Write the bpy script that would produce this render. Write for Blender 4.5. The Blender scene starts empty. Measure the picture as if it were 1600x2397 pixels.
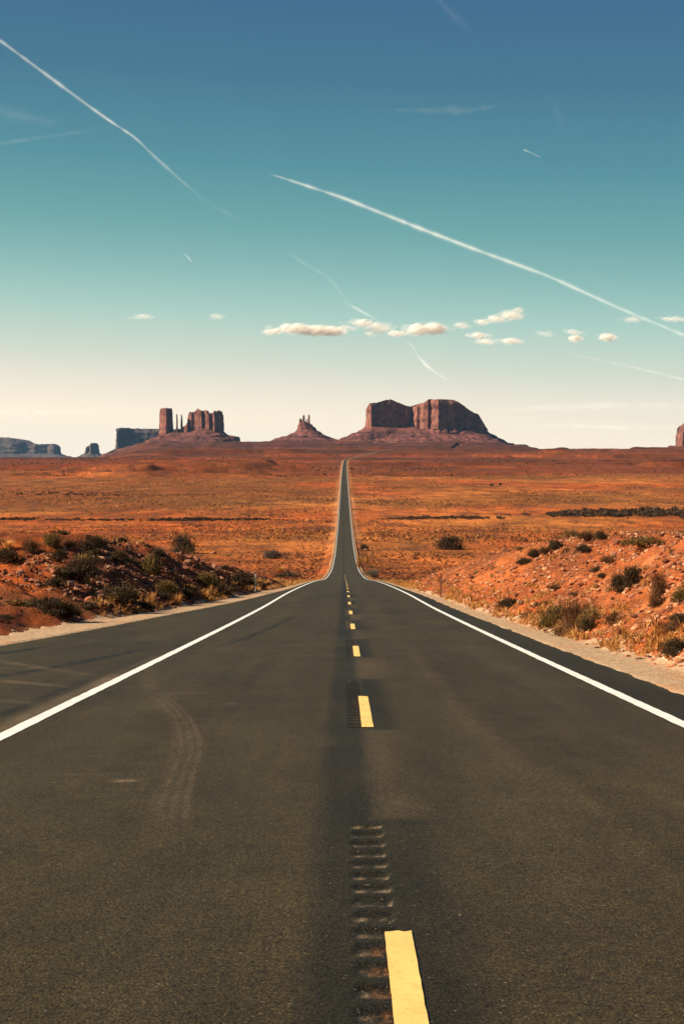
import bpy, math, random
import numpy as np
from mathutils import Vector

S = bpy.context.scene
COL = S.collection
RAD = math.radians
rng = np.random.default_rng(7)

# ------------------------------------------------------------------ camera
EYE = 1.665                      # eye height above the road, metres
FPX, PX0, PY0, HORZ = 3400.0, 800.0, 1198.5, 1075.0
PITCH = math.atan((PY0 - HORZ) / FPX)
cam = bpy.data.objects.new("camera", bpy.data.cameras.new("camera"))
COL.objects.link(cam)
cam.location = (0, 0, EYE)
cam.rotation_euler = (math.pi / 2 - PITCH, 0, 0)
cam.data.sensor_fit = 'VERTICAL'
cam.data.sensor_height = 36.0
cam.data.lens = FPX / 2397.0 * 36.0
cam.data.clip_start = 0.1
cam.data.clip_end = 250000
S.camera = cam

# ------------------------------------------------------------------ sky, sun, exposure
SUN_EL, SUN_AZ = RAD(32), RAD(-107)      # azimuth measured from +Y (view direction), negative = left
W = bpy.data.worlds.new("World")
S.world = W
W.use_nodes = True
wn, wl = W.node_tree.nodes, W.node_tree.links
wn.clear()
wout = wn.new("ShaderNodeOutputWorld")
wbg = wn.new("ShaderNodeBackground")
wbg.inputs[1].default_value = 0.1
sky = wn.new("ShaderNodeTexSky")
sky.sky_type = 'NISHITA'
sky.sun_disc = False
sky.sun_elevation = SUN_EL
sky.sun_rotation = SUN_AZ
sky.altitude = 1600
sky.air_density = 1.0
sky.dust_density = 1.0
wtc = wn.new("ShaderNodeTexCoord")
wsep = wn.new("ShaderNodeSeparateXYZ")
wl.new(wtc.outputs["Generated"], wsep.inputs[0])
wma = wn.new("ShaderNodeMath"); wma.operation = 'MULTIPLY_ADD'
wl.new(wsep.outputs[0], wma.inputs[0]); wma.inputs[1].default_value = 0.045
wl.new(wsep.outputs[2], wma.inputs[2])
wmr = wn.new("ShaderNodeMapRange")
wl.new(wma.outputs[0], wmr.inputs[0])
wmr.inputs[1].default_value = 0.0; wmr.inputs[2].default_value = 0.5
wr = wn.new("ShaderNodeValToRGB")
wl.new(wmr.outputs[0], wr.inputs[0])


def lin(c):
    return tuple((v / 255 / 12.92) if v / 255 <= 0.04045 else ((v / 255 + 0.055) / 1.055) ** 2.4 for v in c)


SKYR = [(0.0, (268, 250, 226)), (1.3, (266, 247, 219)), (2.6, (242, 232, 211)), (3.8, (212, 219, 202)),
        (5.5, (173, 206, 193)), (7.1, (140, 186, 179)), (8.8, (111, 167, 166)), (11.2, (85, 144, 155)),
        (14.4, (68, 119, 142)), (17.6, (60, 105, 139)), (29.0, (46, 82, 120))]
el = wr.color_ramp.elements
while len(el) < len(SKYR):
    el.new(0.5)
for e, (deg, c) in zip(el, SKYR):
    e.position = math.sin(RAD(deg)) / 0.5
for e, (deg, c) in zip(el, SKYR):
    e.color = (*lin(c), 1)
wsc = wn.new("ShaderNodeVectorMath"); wsc.operation = 'SCALE'
wl.new(wr.outputs[0], wsc.inputs[0]); wsc.inputs[3].default_value = 5.4
wmx = wn.new("ShaderNodeMix"); wmx.data_type = 'RGBA'
wmx.inputs[0].default_value = 0.96
wl.new(sky.outputs[0], wmx.inputs[6]); wl.new(wsc.outputs[0], wmx.inputs[7])
wl.new(wmx.outputs[2], wbg.inputs[0])
wl.new(wbg.outputs[0], wout.inputs[0])

sl = bpy.data.lights.new("sun", 'SUN')
sun = bpy.data.objects.new("sun", sl)
COL.objects.link(sun)
sl.energy = 5.0
sl.angle = RAD(0.5)
sl.color = (1.0, 0.86, 0.66)
sdir = Vector((math.sin(SUN_AZ) * math.cos(SUN_EL), math.cos(SUN_AZ) * math.cos(SUN_EL), math.sin(SUN_EL)))
sun.rotation_euler = sdir.to_track_quat('Z', 'Y').to_euler()
sun.location = (-60, 0, 60)

S.view_settings.view_transform = 'Standard'
S.view_settings.look = 'None'
S.view_settings.exposure = 0.9
S.view_settings.gamma = 1.0
S.cycles.transparent_max_bounces = 512
S.cycles.volume_bounces = 1
S.cycles.max_bounces = 14
S.cycles.diffuse_bounces = 12


# ------------------------------------------------------------------ helpers
def _h(ix, iy, seed):
    n = (ix.astype(np.int64) * 374761393 + iy.astype(np.int64) * 668265263 + seed * 1442695041) & 0x7fffffff
    n = ((n ^ (n >> 13)) * 1274126177) & 0x7fffffff
    n = n ^ (n >> 16)
    return (n & 0xffff) / 65535.0


def vnoise(x, y, seed=0):
    x = np.asarray(x, float); y = np.asarray(y, float)
    x, y = np.broadcast_arrays(x, y)
    ix, iy = np.floor(x), np.floor(y)
    fx, fy = x - ix, y - iy
    fx = fx * fx * (3 - 2 * fx); fy = fy * fy * (3 - 2 * fy)
    a = _h(ix, iy, seed); b = _h(ix + 1, iy, seed); c = _h(ix, iy + 1, seed); d = _h(ix + 1, iy + 1, seed)
    return (a * (1 - fx) + b * fx) * (1 - fy) + (c * (1 - fx) + d * fx) * fy


def fbm(x, y, seed=0, oct=4, gain=0.5):
    s = 0; a = 1; t = 0
    for k in range(oct):
        s = s + a * vnoise(np.asarray(x) * 2 ** k + 17.3 * k, np.asarray(y) * 2 ** k - 9.1 * k, seed + k)
        t += a; a *= gain
    return s / t * 2 - 1


def sst(a, b, x):
    t = np.clip((np.asarray(x, float) - a) / (b - a), 0, 1)
    return t * t * (3 - 2 * t)


def pchip(xs, ys):
    xs = np.array(xs, float); ys = np.array(ys, float)
    h = np.diff(xs); dl = np.diff(ys) / h
    m = np.zeros(len(xs))
    m[0], m[-1] = dl[0], dl[-1]
    for i in range(1, len(xs) - 1):
        if dl[i - 1] * dl[i] > 0:
            w1, w2 = 2 * h[i] + h[i - 1], h[i] + 2 * h[i - 1]
            m[i] = (w1 + w2) / (w1 / dl[i - 1] + w2 / dl[i])

    def f(x):
        x = np.asarray(x, float)
        i = np.clip(np.searchsorted(xs, x) - 1, 0, len(h) - 1)
        t = (np.clip(x, xs[0], xs[-1]) - xs[i]) / h[i]
        r = ((2 * t ** 3 - 3 * t ** 2 + 1) * ys[i] + (t ** 3 - 2 * t ** 2 + t) * h[i] * m[i]
             + (-2 * t ** 3 + 3 * t ** 2) * ys[i + 1] + (t ** 3 - t ** 2) * h[i] * m[i + 1])
        r = r + np.where(x < xs[0], (x - xs[0]) * m[0], 0) + np.where(x > xs[-1], (x - xs[-1]) * m[-1], 0)
        return r
    return f


def tag(o, label=None, cat=None, group=None, kind=None):
    if label: o["label"] = label
    if cat: o["category"] = cat
    if group: o["group"] = group
    if kind: o["kind"] = kind
    return o


def empty(name, loc, rz=0.0):
    o = bpy.data.objects.new(name, None)
    COL.objects.link(o)
    o.location = loc
    o.rotation_euler = (0, 0, rz)
    o.empty_display_size = 0.2
    return o


def make_mesh(name, V, F, mat=None, smooth=False, attrs=None, uv=None):
    """V (n,3); F (m,k) array of one polygon size, or a list of such arrays."""
    me = bpy.data.meshes.new(name)
    V = np.ascontiguousarray(V, dtype=np.float32)
    Fs = F if isinstance(F, list) else [F]
    Fs = [np.asarray(f, dtype=np.int32) for f in Fs if len(f)]
    me.vertices.add(len(V))
    me.vertices.foreach_set("co", V.ravel())
    loops = np.concatenate([f.ravel() for f in Fs])
    tot = np.concatenate([np.full(len(f), f.shape[1], np.int32) for f in Fs])
    st = np.concatenate([[0], np.cumsum(tot)[:-1]]).astype(np.int32)
    me.loops.add(len(loops))
    me.loops.foreach_set("vertex_index", loops)
    me.polygons.add(len(tot))
    me.polygons.foreach_set("loop_start", st)
    me.polygons.foreach_set("loop_total", tot)
    me.update(calc_edges=True)
    if smooth:
        me.polygons.foreach_set("use_smooth", np.ones(len(tot), bool))
    else:
        me.polygons.foreach_set("use_smooth", np.zeros(len(tot), bool))
    for k, a in (attrs or {}).items():
        a = np.asarray(a, np.float32)
        if a.ndim == 1:
            at = me.attributes.new(k, 'FLOAT', 'POINT')
            at.data.foreach_set("value", a)
        else:
            if a.shape[1] == 3:
                a = np.hstack([a, np.ones((len(a), 1), np.float32)])
            at = me.attributes.new(k, 'FLOAT_COLOR', 'POINT')
            at.data.foreach_set("color", np.ascontiguousarray(a).ravel())
    if uv is not None:
        l = me.uv_layers.new(name="UVMap")
        l.data.foreach_set("uv", np.ascontiguousarray(uv[loops], dtype=np.float32).ravel())
    if mat: me.materials.append(mat)
    me.validate()
    return me


def obj(name, me, parent=None, loc=(0, 0, 0), rot=(0, 0, 0), scale=(1, 1, 1)):
    o = bpy.data.objects.new(name, me)
    COL.objects.link(o)
    o.parent = parent
    o.location = loc; o.rotation_euler = rot; o.scale = scale
    return o


def grid_faces(nr, nc, wrap=False):
    i = np.arange(nr - 1)[:, None] * nc
    j = np.arange(nc if wrap else nc - 1)[None, :]
    j2 = (j + 1) % nc
    return np.stack([i + j, i + j2, i + nc + j2, i + nc + j], -1).reshape(-1, 4)


class NT:
    """small node-tree writer"""
    def __init__(s, name, rough=0.9, spec=0.2):
        s.m = bpy.data.materials.new(name)
        s.m.use_nodes = True
        s.n, s.l = s.m.node_tree.nodes, s.m.node_tree.links
        s.b = s.n["Principled BSDF"]
        s.b.inputs["Roughness"].default_value = rough
        s.b.inputs["Specular IOR Level"].default_value = spec
        s.out = s.n["Material Output"]

    def new(s, t, **kw):
        n = s.n.new(t)
        for k, v in kw.items(): setattr(n, k, v)
        return n

    def put(s, inp, v):
        if isinstance(v, bpy.types.NodeSocket): s.l.new(v, inp)
        elif v is not None: inp.default_value = v

    def attr(s, name):
        return s.new("ShaderNodeAttribute", attribute_name=name).outputs

    def pos(s):
        return s.new("ShaderNodeNewGeometry").outputs["Position"]

    def objc(s):
        return s.new("ShaderNodeTexCoord").outputs["Object"]

    def scale(s, v, sc):
        n = s.new("ShaderNodeVectorMath", operation='MULTIPLY')
        s.put(n.inputs[0], v); n.inputs[1].default_value = sc
        return n.outputs[0]

    def noise(s, v, sc=1.0, det=3.0, rough=0.55):
        n = s.new("ShaderNodeTexNoise")
        s.put(n.inputs["Vector"], v)
        n.inputs["Scale"].default_value = sc; n.inputs["Detail"].default_value = det
        n.inputs["Roughness"].default_value = rough
        return n.outputs[0]

    def voro(s, v, sc=1.0, feature='F1'):
        n = s.new("ShaderNodeTexVoronoi", feature=feature)
        s.put(n.inputs["Vector"], v); n.inputs["Scale"].default_value = sc
        return n.outputs

    def math(s, op, a, b=None, c=None, clamp=False):
        n = s.new("ShaderNodeMath", operation=op, use_clamp=clamp)
        s.put(n.inputs[0], a); s.put(n.inputs[1], b)
        if c is not None: s.put(n.inputs[2], c)
        return n.outputs[0]

    def rng(s, v, a, b, c=0.0, d=1.0):
        n = s.new("ShaderNodeMapRange")
        s.put(n.inputs[0], v)
        for i, q in enumerate((a, b, c, d)): n.inputs[i + 1].default_value = q
        return n.outputs[0]

    def mix(s, f, a, b, blend='MIX'):
        n = s.new("ShaderNodeMix", data_type='RGBA', blend_type=blend)
        s.put(n.inputs[0], f)
        s.put(n.inputs[6], (*a, 1) if isinstance(a, tuple) else a)
        s.put(n.inputs[7], (*b, 1) if isinstance(b, tuple) else b)
        return n.outputs[2]

    def mul(s, col, fac):
        n = s.new("ShaderNodeVectorMath", operation='SCALE')
        s.put(n.inputs[0], col); s.put(n.inputs[3], fac)
        return n.outputs[0]

    def color(s, v):
        s.put(s.b.inputs["Base Color"], (*v, 1) if isinstance(v, tuple) else v)

    def bump(s, h, strength=0.5, dist=0.1):
        n = s.new("ShaderNodeBump")
        s.put(n.inputs["Height"], h)
        n.inputs["Strength"].default_value = strength; n.inputs["Distance"].default_value = dist
        s.l.new(n.outputs[0], s.b.inputs["Normal"])


# ------------------------------------------------------------------ terrain functions (metres; drop is measured down from eye level)
road_drop = pchip([-300, 0, 45, 61, 82, 100, 144, 285, 420, 521, 631, 800, 960, 1330, 1850, 2500, 3100, 3600, 4500, 5000, 5600, 8000, 20000, 45000],
                  [-20.8, 1.665, 5.04, 6.2, 7.65, 8.95, 12.25, 23.1, 30.9, 34.2, 36.0, 36.3, 34.0, 28.8, 21, 11.5, 3.5, -5, -28, -33.5, -37, -38, -25, 0])
road_x = pchip([-300, 0, 3100, 3280, 3600, 4500, 5000, 5500], [-0.55, 0.10, 7.0, 10, 33, 141, 214, 300])
edge_l = pchip([-300, -20, 5, 20, 32, 54, 80, 110, 200, 9000], [13, 12.5, 10.6, 9.0, 7.75, 6.35, 4.7, 4.0, 3.9, 3.9])
edge_r = pchip([-300, 20, 70, 110, 9000], [4.42, 4.42, 4.35, 4.05, 3.95])
grav_l = pchip([-300, 50, 90, 130, 500, 9000], [1.5, 1.4, 1.2, 0.55, 0.7, 1.8])
grav_r = pchip([-300, 20, 60, 120, 500, 9000], [1.0, 1.05, 0.65, 0.45, 0.7, 1.8])
nat_drop = pchip([-300, -30, 0, 30, 45, 60, 75, 90, 110, 135], [-24, -2.2, 0.5, 1.9, 2.5, 3.25, 4.4, 6.1, 8.8, 11.45])
slope_l = pchip([-300, 42, 50, 58, 200], [0.2, 0.20, 0.38, 0.54, 0.58])
left_drop = pchip([0, 2300, 3200, 5000, 9000, 45000], [14, 14, 7, 3.5, 2.5, 0.0])


def terr(X, Y):
    """world z of the ground"""
    X = np.asarray(X, float); Y = np.asarray(Y, float)
    X, Y = np.broadcast_arrays(X, Y)
    r = road_drop(Y)
    d = X - road_x(Y)
    eL = -d - (edge_l(Y) + grav_l(Y)); eR = d - (edge_r(Y) + grav_r(Y))
    left = d < 0
    e = np.where(left, eL, eR)
    far = sst(3000, 4200, Y)
    # natural surface
    N = np.where(Y < 135, nat_drop(np.minimum(Y, 135)), r + 0.35 * sst(135, 220, Y))
    N = N + 1.5 * sst(-8.3, -11.0, X) * sst(70, 53, Y) * (Y > 0)
    lat = np.abs(d)
    N = N + 0.5 * fbm(X / 11, Y / 13, 3, 3) * sst(0, 3, e) * sst(300, 60, Y)
    N = N - np.where(left, 0.25, 0.1) * sst(40, 70, Y) * sst(120, 90, Y)
    s = np.where(left, slope_l(Y), 0.58)
    ee = np.maximum(e, 0)
    wob = 1 + 0.25 * fbm(X / 6, Y / 5, 11, 3)
    cut = r + 0.10 - s * wob * ee ** 1.05
    k = 0.6
    mx = np.maximum(N, cut)
    drop = mx + k * 0.35 * np.exp(-np.abs(N - cut) / k) * (Y < 150)
    drop = np.where(Y > 135, np.maximum(N, r + 0.1 - 0.2 * ee), drop)
    # fill slope just past the crest: the road stands a little above the plain
    fill = sst(120, 170, Y) * sst(900, 500, Y)
    drop = drop + fill * 1.0 * sst(0, 4, e)
    # small relief on the banks
    bank = sst(0.0, 0.8, e) * sst(160, 110, Y)
    rid = 1 - np.abs(fbm(X / 2.2, Y / 2.2, 21, 4))
    drop = drop - bank * (np.where(left, 0.6, 0.45) * (rid - 0.75) + 0.2 * fbm(X / 0.6, Y / 0.6, 5, 3))
    # plain
    pl = sst(0, 10, e) * sst(150, 500, Y)
    drop = drop - pl * (0.5 * fbm(X / 60, Y / 90, 31, 4) + 0.8 * fbm(X / 300, Y / 260, 33, 3))
    # far lands: low on the left, a stepped plateau on the right
    w = sst(-110, 170, X + 0.152 * Y + 70 * fbm(X / 500, Y / 700, 41, 3))
    dl = np.where(Y > 2300, np.minimum(left_drop(Y) + 0.0 * X, r + 30), r)
    drop = drop * (1 - far * (1 - w)) + (far * (1 - w)) * dl
    ter = fbm(X / 620, Y / 260, 51, 5) * 2.6 + 3
    stp = np.floor(ter) + sst(0.86, 0.99, ter - np.floor(ter))
    offr = sst(12, 90, e)
    drop = drop - (0.12 + 0.88 * np.where(Y > 2600, w, 1.0)) * offr * sst(1700, 2300, Y) * sst(7500, 5200, Y) * 9.0 * (stp - 3.0)
    # red bluff left of the road
    wx = X + 22 * fbm(X / 60, Y / 90, 61, 3); wy = Y + 60 * fbm(X / 70, Y / 110, 63, 3)
    b = sst(-390, -330, wx) * sst(-92, -128, wx) * sst(1900, 1935, wy) * sst(2900, 2500, wy)
    b2 = sst(-700, -420, wx) * sst(-60, -140, wx) * sst(1830, 1870, wy) * sst(2900, 2500, wy)
    drop = drop - 9.0 * b - 4.5 * b2
    # pedestal under the buttes
    px = X + 120 * fbm(X / 300, Y / 400, 71, 4); py = Y + 260 * fbm(X / 260, Y / 300, 73, 4)
    ped = sst(-1150, -900, px) * sst(1150, 650, px) * sst(6300, 7500, py) * sst(10500, 9000, py)
    pst = ped * 5; pst = (np.floor(pst) + sst(0.45, 0.95, pst - np.floor(pst))) / 5
    drop = drop - 50 * pst
    # ribs and gullies on the rising ground below the buttes
    rg = 0.5 - np.abs(fbm(X / 110 + 0.3 * np.sin(Y / 500), Y / 900, 77, 5))
    drop = drop - rg * (13 * sst(0.05, 0.5, ped) * sst(10000, 8600, Y) + 7 * offr * w * sst(3400, 4600, Y) * sst(6800, 6000, Y))
    # bed of the road
    inner = e < 0
    bed = r + 0.14 + 0.00025 * np.maximum(Y, 0)
    blend = sst(-0.35, 0.05, e)
    drop = np.where(inner, bed * (1 - blend) + (r + 0.1) * blend, drop)
    return EYE - drop


def terr1(x, y):
    return float(terr(np.array([x]), np.array([y]))[0])


CP, SP = math.cos(PITCH), math.sin(PITCH)


def ray(px, py):
    cx, cy = (px - PX0) / FPX, (PY0 - py) / FPX
    return np.array([cx, CP + SP * cy, -SP + CP * cy])


TT = np.concatenate([np.arange(3, 200, 0.25), np.geomspace(200, 12000, 900)])


def on_ground(px, py):
    """first point of the ground along a line of sight"""
    d = ray(px, py)
    X, Y, Z = d[0] * TT, d[1] * TT, EYE + d[2] * TT
    hit = np.nonzero(Z < terr(X, Y))[0]
    i = hit[0] if len(hit) else len(TT) - 1
    return float(X[i]), float(Y[i]), terr1(X[i], Y[i])


# ------------------------------------------------------------------ materials of the setting
def mat_ground():
    g = NT("desert_ground", 0.95, 0.1)
    col = g.attr("tint")["Color"]
    p = g.pos()
    n1 = g.noise(p, 0.7, 6, 0.65)
    n2 = g.noise(p, 9.0, 4, 0.6)
    n3 = g.noise(p, 0.035, 5, 0.6)
    n4 = g.noise(g.scale(p, (0.004, 0.0016, 0.004)), 1.0, 6, 0.62)
    f = g.math('MULTIPLY', g.rng(n1, 0.3, 0.7, 0.62, 1.3), g.rng(n2, 0.3, 0.7, 0.7, 1.25))
    f = g.math('MULTIPLY', f, g.rng(n3, 0.32, 0.68, 0.72, 1.25))
    f = g.math('MULTIPLY', f, g.rng(n4, 0.35, 0.65, 0.75, 1.2))
    n5 = g.noise(g.scale(p, (1.0, 0.45, 1.0)), 0.05, 11, 0.78)
    n6 = g.noise(g.scale(p, (0.7, 1.0, 1.0)), 0.9, 8, 0.75)
    f = g.math('MULTIPLY', f, g.rng(n5, 0.37, 0.61, 0.45, 1.48))
    f = g.math('MULTIPLY', f, g.rng(n6, 0.36, 0.62, 0.72, 1.25))
    zb = g.noise(g.scale(p, (0.0012, 0.0006, 0.16)), 1.0, 5, 0.7)
    ys = g.new("ShaderNodeSeparateXYZ"); g.l.new(p, ys.inputs[0])
    farm = g.rng(ys.outputs[1], 2200, 3600)
    f = g.math('MULTIPLY', f, g.math('ADD', g.math('MULTIPLY', farm, g.rng(zb, 0.36, 0.62, -0.55, 0.45)), 1.0))
    c = g.mix(1.0, g.mul(col, f), (0.77, 0.575, 0.42), 'MULTIPLY')
    c = g.mix(g.rng(n5, 0.50, 0.40, 0.0, 0.55), c, (0.15, 0.055, 0.028))
    c = g.mix(g.rng(n2, 0.55, 0.72, 0.0, 0.35), c, (0.36, 0.155, 0.07))
    g.color(c)
    h = g.math('ADD', g.math('MULTIPLY', n1, 1.0), g.math('MULTIPLY', n2, 0.35))
    g.bump(g.math('ADD', h, n6), 0.9, 0.25)
    return g.m


def mat_gravel():
    g = NT("gravel", 0.95, 0.1)
    p = g.pos()
    v = g.voro(p, 42.0)
    c = g.mix(g.rng(g.noise(p, 5.0, 5, 0.7), 0.3, 0.7), (0.50, 0.32, 0.18), (0.80, 0.58, 0.36))
    c = g.mix(g.rng(v["Distance"], 0.25, 0.8, 0.0, 0.7), c, (0.20, 0.11, 0.06))
    c = g.mul(c, g.rng(g.noise(p, 13.0, 6, 0.85), 0.36, 0.62, 0.42, 1.35))
    c = g.mix(g.rng(g.noise(p, 0.5, 3), 0.5, 0.75, 0.0, 0.6), c, (0.50, 0.20, 0.08))
    ys = g.new("ShaderNodeSeparateXYZ"); g.l.new(p, ys.inputs[0])
    c = g.mix(g.rng(ys.outputs[1], 90, 260, 0.0, 0.72), c, (0.36, 0.155, 0.062))
    g.color(c)
    g.bump(g.math('MULTIPLY', v["Distance"], -1.0), 0.6, 0.02)
    return g.m


def mat_asphalt():
    g = NT("asphalt", 0.62, 0.16)
    uv = g.new("ShaderNodeUVMap").outputs[0]
    sp = g.new("ShaderNodeSeparateXYZ"); g.l.new(uv, sp.inputs[0])
    u, v = sp.outputs[0], sp.outputs[1]
    p = g.pos()
    speck = g.voro(p, 70.0)
    fine = g.noise(p, 55.0, 3, 0.75)
    mid = g.noise(p, 2.2, 5, 0.65)
    big = g.noise(g.scale(p, (0.35, 0.07, 0.1)), 1.0, 4, 0.6)
    streak = g.noise(g.scale(p, (3.0, 0.06, 0.1)), 1.0, 4, 0.6)
    c = g.mix(g.rng(big, 0.35, 0.65), (0.0385, 0.0268, 0.0092), (0.0545, 0.0380, 0.0130))
    c = g.mix(g.rng(streak, 0.4, 0.7, 0, 0.5), c, (0.066, 0.046, 0.018))
    c = g.mul(c, g.rng(mid, 0.3, 0.7, 0.82, 1.15))
    # wheel paths, a little polished and paler
    wp = None
    for cu in (-2.65, -0.95, 0.95, 2.65):
        q = g.math('SUBTRACT', u, cu)
        q = g.math('MULTIPLY', q, q)
        q = g.math('EXPONENT', g.math('MULTIPLY', q, -6.0))
        wp = q if wp is None else g.math('ADD', wp, q)
    c = g.mix(g.math('MULTIPLY', wp, 0.28), c, (0.066, 0.049, 0.023))
    wear = g.attr("wear")["Color"]
    ws = g.new("ShaderNodeSeparateColor"); g.l.new(wear, ws.inputs[0])
    c = g.mix(ws.outputs[0], c, (0.0095, 0.0098, 0.0065))            # dark seal and rubber
    c = g.mix(ws.outputs[1], c, (0.23, 0.155, 0.088))              # pale scuffs and dust
    c = g.mix(ws.outputs[2], c, (0.30, 0.11, 0.030))              # paint overspray in the grooves
    k = g.math('MULTIPLY', g.rng(fine, 0.32, 0.70, 0.3, 1.85), g.rng(speck["Distance"], 0.1, 0.7, 1.25, 0.7))
    c = g.mul(c, k)
    c = g.mul(c, g.rng(g.noise(p, 24.0, 2, 0.8), 0.35, 0.65, 0.74, 1.26))
    pt = g.noise(g.scale(p, (0.9, 0.25, 1.0)), 1.0, 7, 0.7)
    c = g.mul(c, g.rng(pt, 0.36, 0.64, 0.78, 1.2))
    oil = g.noise(g.scale(p, (2.2, 0.5, 1.0)), 1.0, 3, 0.6)
    c = g.mix(g.rng(oil, 0.66, 0.76, 0.0, 0.35), c, (0.018, 0.016, 0.010))
    chip = g.math('GREATER_THAN', g.noise(p, 38.0, 1, 0.5), 0.745)
    c = g.mix(g.math('MULTIPLY', chip, 0.55), c, (0.26, 0.20, 0.13))
    g.color(c)
    g.bump(g.math('ADD', fine, g.math('MULTIPLY', speck["Distance"], -0.6)), 0.55, 0.012)
    return g.m


def mat_paint(name, col, dirt, wear=0.55):
    g = NT(name, 0.7, 0.3)
    p = g.pos()
    n = g.noise(p, 26.0, 4, 0.7)
    n2 = g.noise(p, 3.0, 4, 0.6)
    c = g.mix(g.rng(n, wear, wear + 0.2, 0, 0.75), col, dirt)
    c = g.mul(c, g.rng(n2, 0.3, 0.7, 0.86, 1.08))
    c = g.mix(g.rng(g.noise(p, 7.0, 2, 0.5), 0.64, 0.72, 0, 0.5), c, dirt)
    g.color(c)
    g.bump(n, 0.4, 0.006)
    return g.m


def mat_rock(name, a, b, c3, zs=0.03, sc=0.03, bd=6.0):
    """layered sandstone"""
    g = NT(name, 0.95, 0.1)
    p = g.pos()
    band = g.noise(g.scale(p, (0.0015, 0.0015, zs)), 1.0, 5, 0.65)
    vert = g.noise(g.scale(p, (sc, sc, sc * 0.12)), 1.0, 5, 0.6)
    fine = g.noise(p, sc * 4, 4, 0.65)
    c = g.mix(g.rng(band, 0.38, 0.62), a, b)
    c = g.mix(g.rng(vert, 0.45, 0.7, 0, 0.65), c, c3)
    c = g.mul(c, g.rng(fine, 0.3, 0.7, 0.6, 1.3))
    rough = g.noise(g.scale(p, (1.0, 1.0, 0.6)), sc * 1.5, 12, 0.8)
    c = g.mul(c, g.rng(rough, 0.38, 0.62, 0.45, 1.5))
    g.color(c)
    g.bump(g.math('ADD', vert, g.math('ADD', g.math('MULTIPLY', fine, 0.6), g.math('MULTIPLY', band, 0.7))), 0.7, bd)
    return g.m


def mat_tint(name, rough=0.9, tr=0.0, var=0.25, sc=20.0):
    """plain albedo from a colour attribute, broken up a little; tr = share of light passed through thin leaves"""
    g = NT(name, rough, 0.12)
    c = g.attr("tint")["Color"]
    c = g.mul(c, g.rng(g.noise(g.pos(), sc, 3, 0.6), 0.3, 0.7, 1 - var, 1 + var))
    oi = g.new("ShaderNodeObjectInfo").outputs["Random"]
    c = g.mul(c, g.rng(oi, 0, 1, 0.8, 1.25))
    g.color(c)
    if tr:
        t = g.new("ShaderNodeBsdfTranslucent"); g.put(t.inputs[0], c)
        mx = g.new("ShaderNodeMixShader"); mx.inputs[0].default_value = tr
        g.l.new(g.b.outputs[0], mx.inputs[1]); g.l.new(t.outputs[0], mx.inputs[2])
        g.l.new(mx.outputs[0], g.out.inputs[0])
    return g.m


def mat_vapour(name, col, share=0.5):
    g = NT(name, 1.0, 0.0)
    g.n.remove(g.b)
    d = g.new("ShaderNodeBsdfDiffuse"); d.inputs[0].default_value = (*col, 1)
    t = g.new("ShaderNodeBsdfTranslucent"); t.inputs[0].default_value = (*col, 1)
    nv = g.new("ShaderNodeCombineXYZ")
    for i, q in enumerate((-0.78, -0.34, 0.52)): nv.inputs[i].default_value = q
    g.l.new(nv.outputs[0], d.inputs["Normal"])
    m1 = g.new("ShaderNodeMixShader"); m1.inputs[0].default_value = share
    g.l.new(d.outputs[0], m1.inputs[1]); g.l.new(t.outputs[0], m1.inputs[2])
    tp = g.new("ShaderNodeBsdfTransparent")
    m2 = g.new("ShaderNodeMixShader")
    g.l.new(g.attr("alpha")["Fac"], m2.inputs[0])
    g.l.new(tp.outputs[0], m2.inputs[1]); g.l.new(m1.outputs[0], m2.inputs[2])
    g.l.new(m2.outputs[0], g.out.inputs[0])
    return g.m


M = dict(ground=mat_ground(), gravel=mat_gravel(), asphalt=mat_asphalt(),
         white=mat_paint("white_road_paint", (0.80, 0.78, 0.72), (0.33, 0.27, 0.19), 0.54),
         yellow=mat_paint("yellow_road_paint", (0.84, 0.55, 0.165), (0.36, 0.23, 0.08), 0.56),
         cliff=mat_rock("red_sandstone_cliff", (0.215, 0.080, 0.055), (0.115, 0.044, 0.034), (0.37, 0.160, 0.108)),
         talus=mat_rock("red_talus", (0.165, 0.055, 0.041), (0.070, 0.027, 0.024), (0.235, 0.090, 0.062), 0.06, 0.02, 7.0),
         hazy_shade_cliff=mat_rock("far_hazy_shade_sandstone", (0.105, 0.074, 0.066), (0.072, 0.053, 0.050), (0.16, 0.115, 0.10), 0.03, 0.02, 9.0),  # shade and haze of the far mesas put into the rock colour
         stone=mat_tint("loose_stone", 0.92, 0, 0.3, 14.0),
         leaf=mat_tint("shrub_leaf", 0.85, 0.25, 0.25, 12.0),
         straw=mat_tint("dry_grass", 0.85, 0.35, 0.2, 12.0),
         scrub=mat_tint("far_scrub", 0.9, 0.15, 0.25, 0.5),
         bark=mat_tint("shrub_wood", 0.9, 0, 0.3, 40.0),
         vapour=mat_vapour("ice_vapour", (0.95, 0.94, 0.93)),
         cloud=mat_vapour("cloud_vapour", (0.98, 0.91, 0.85), 0.42))


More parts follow.
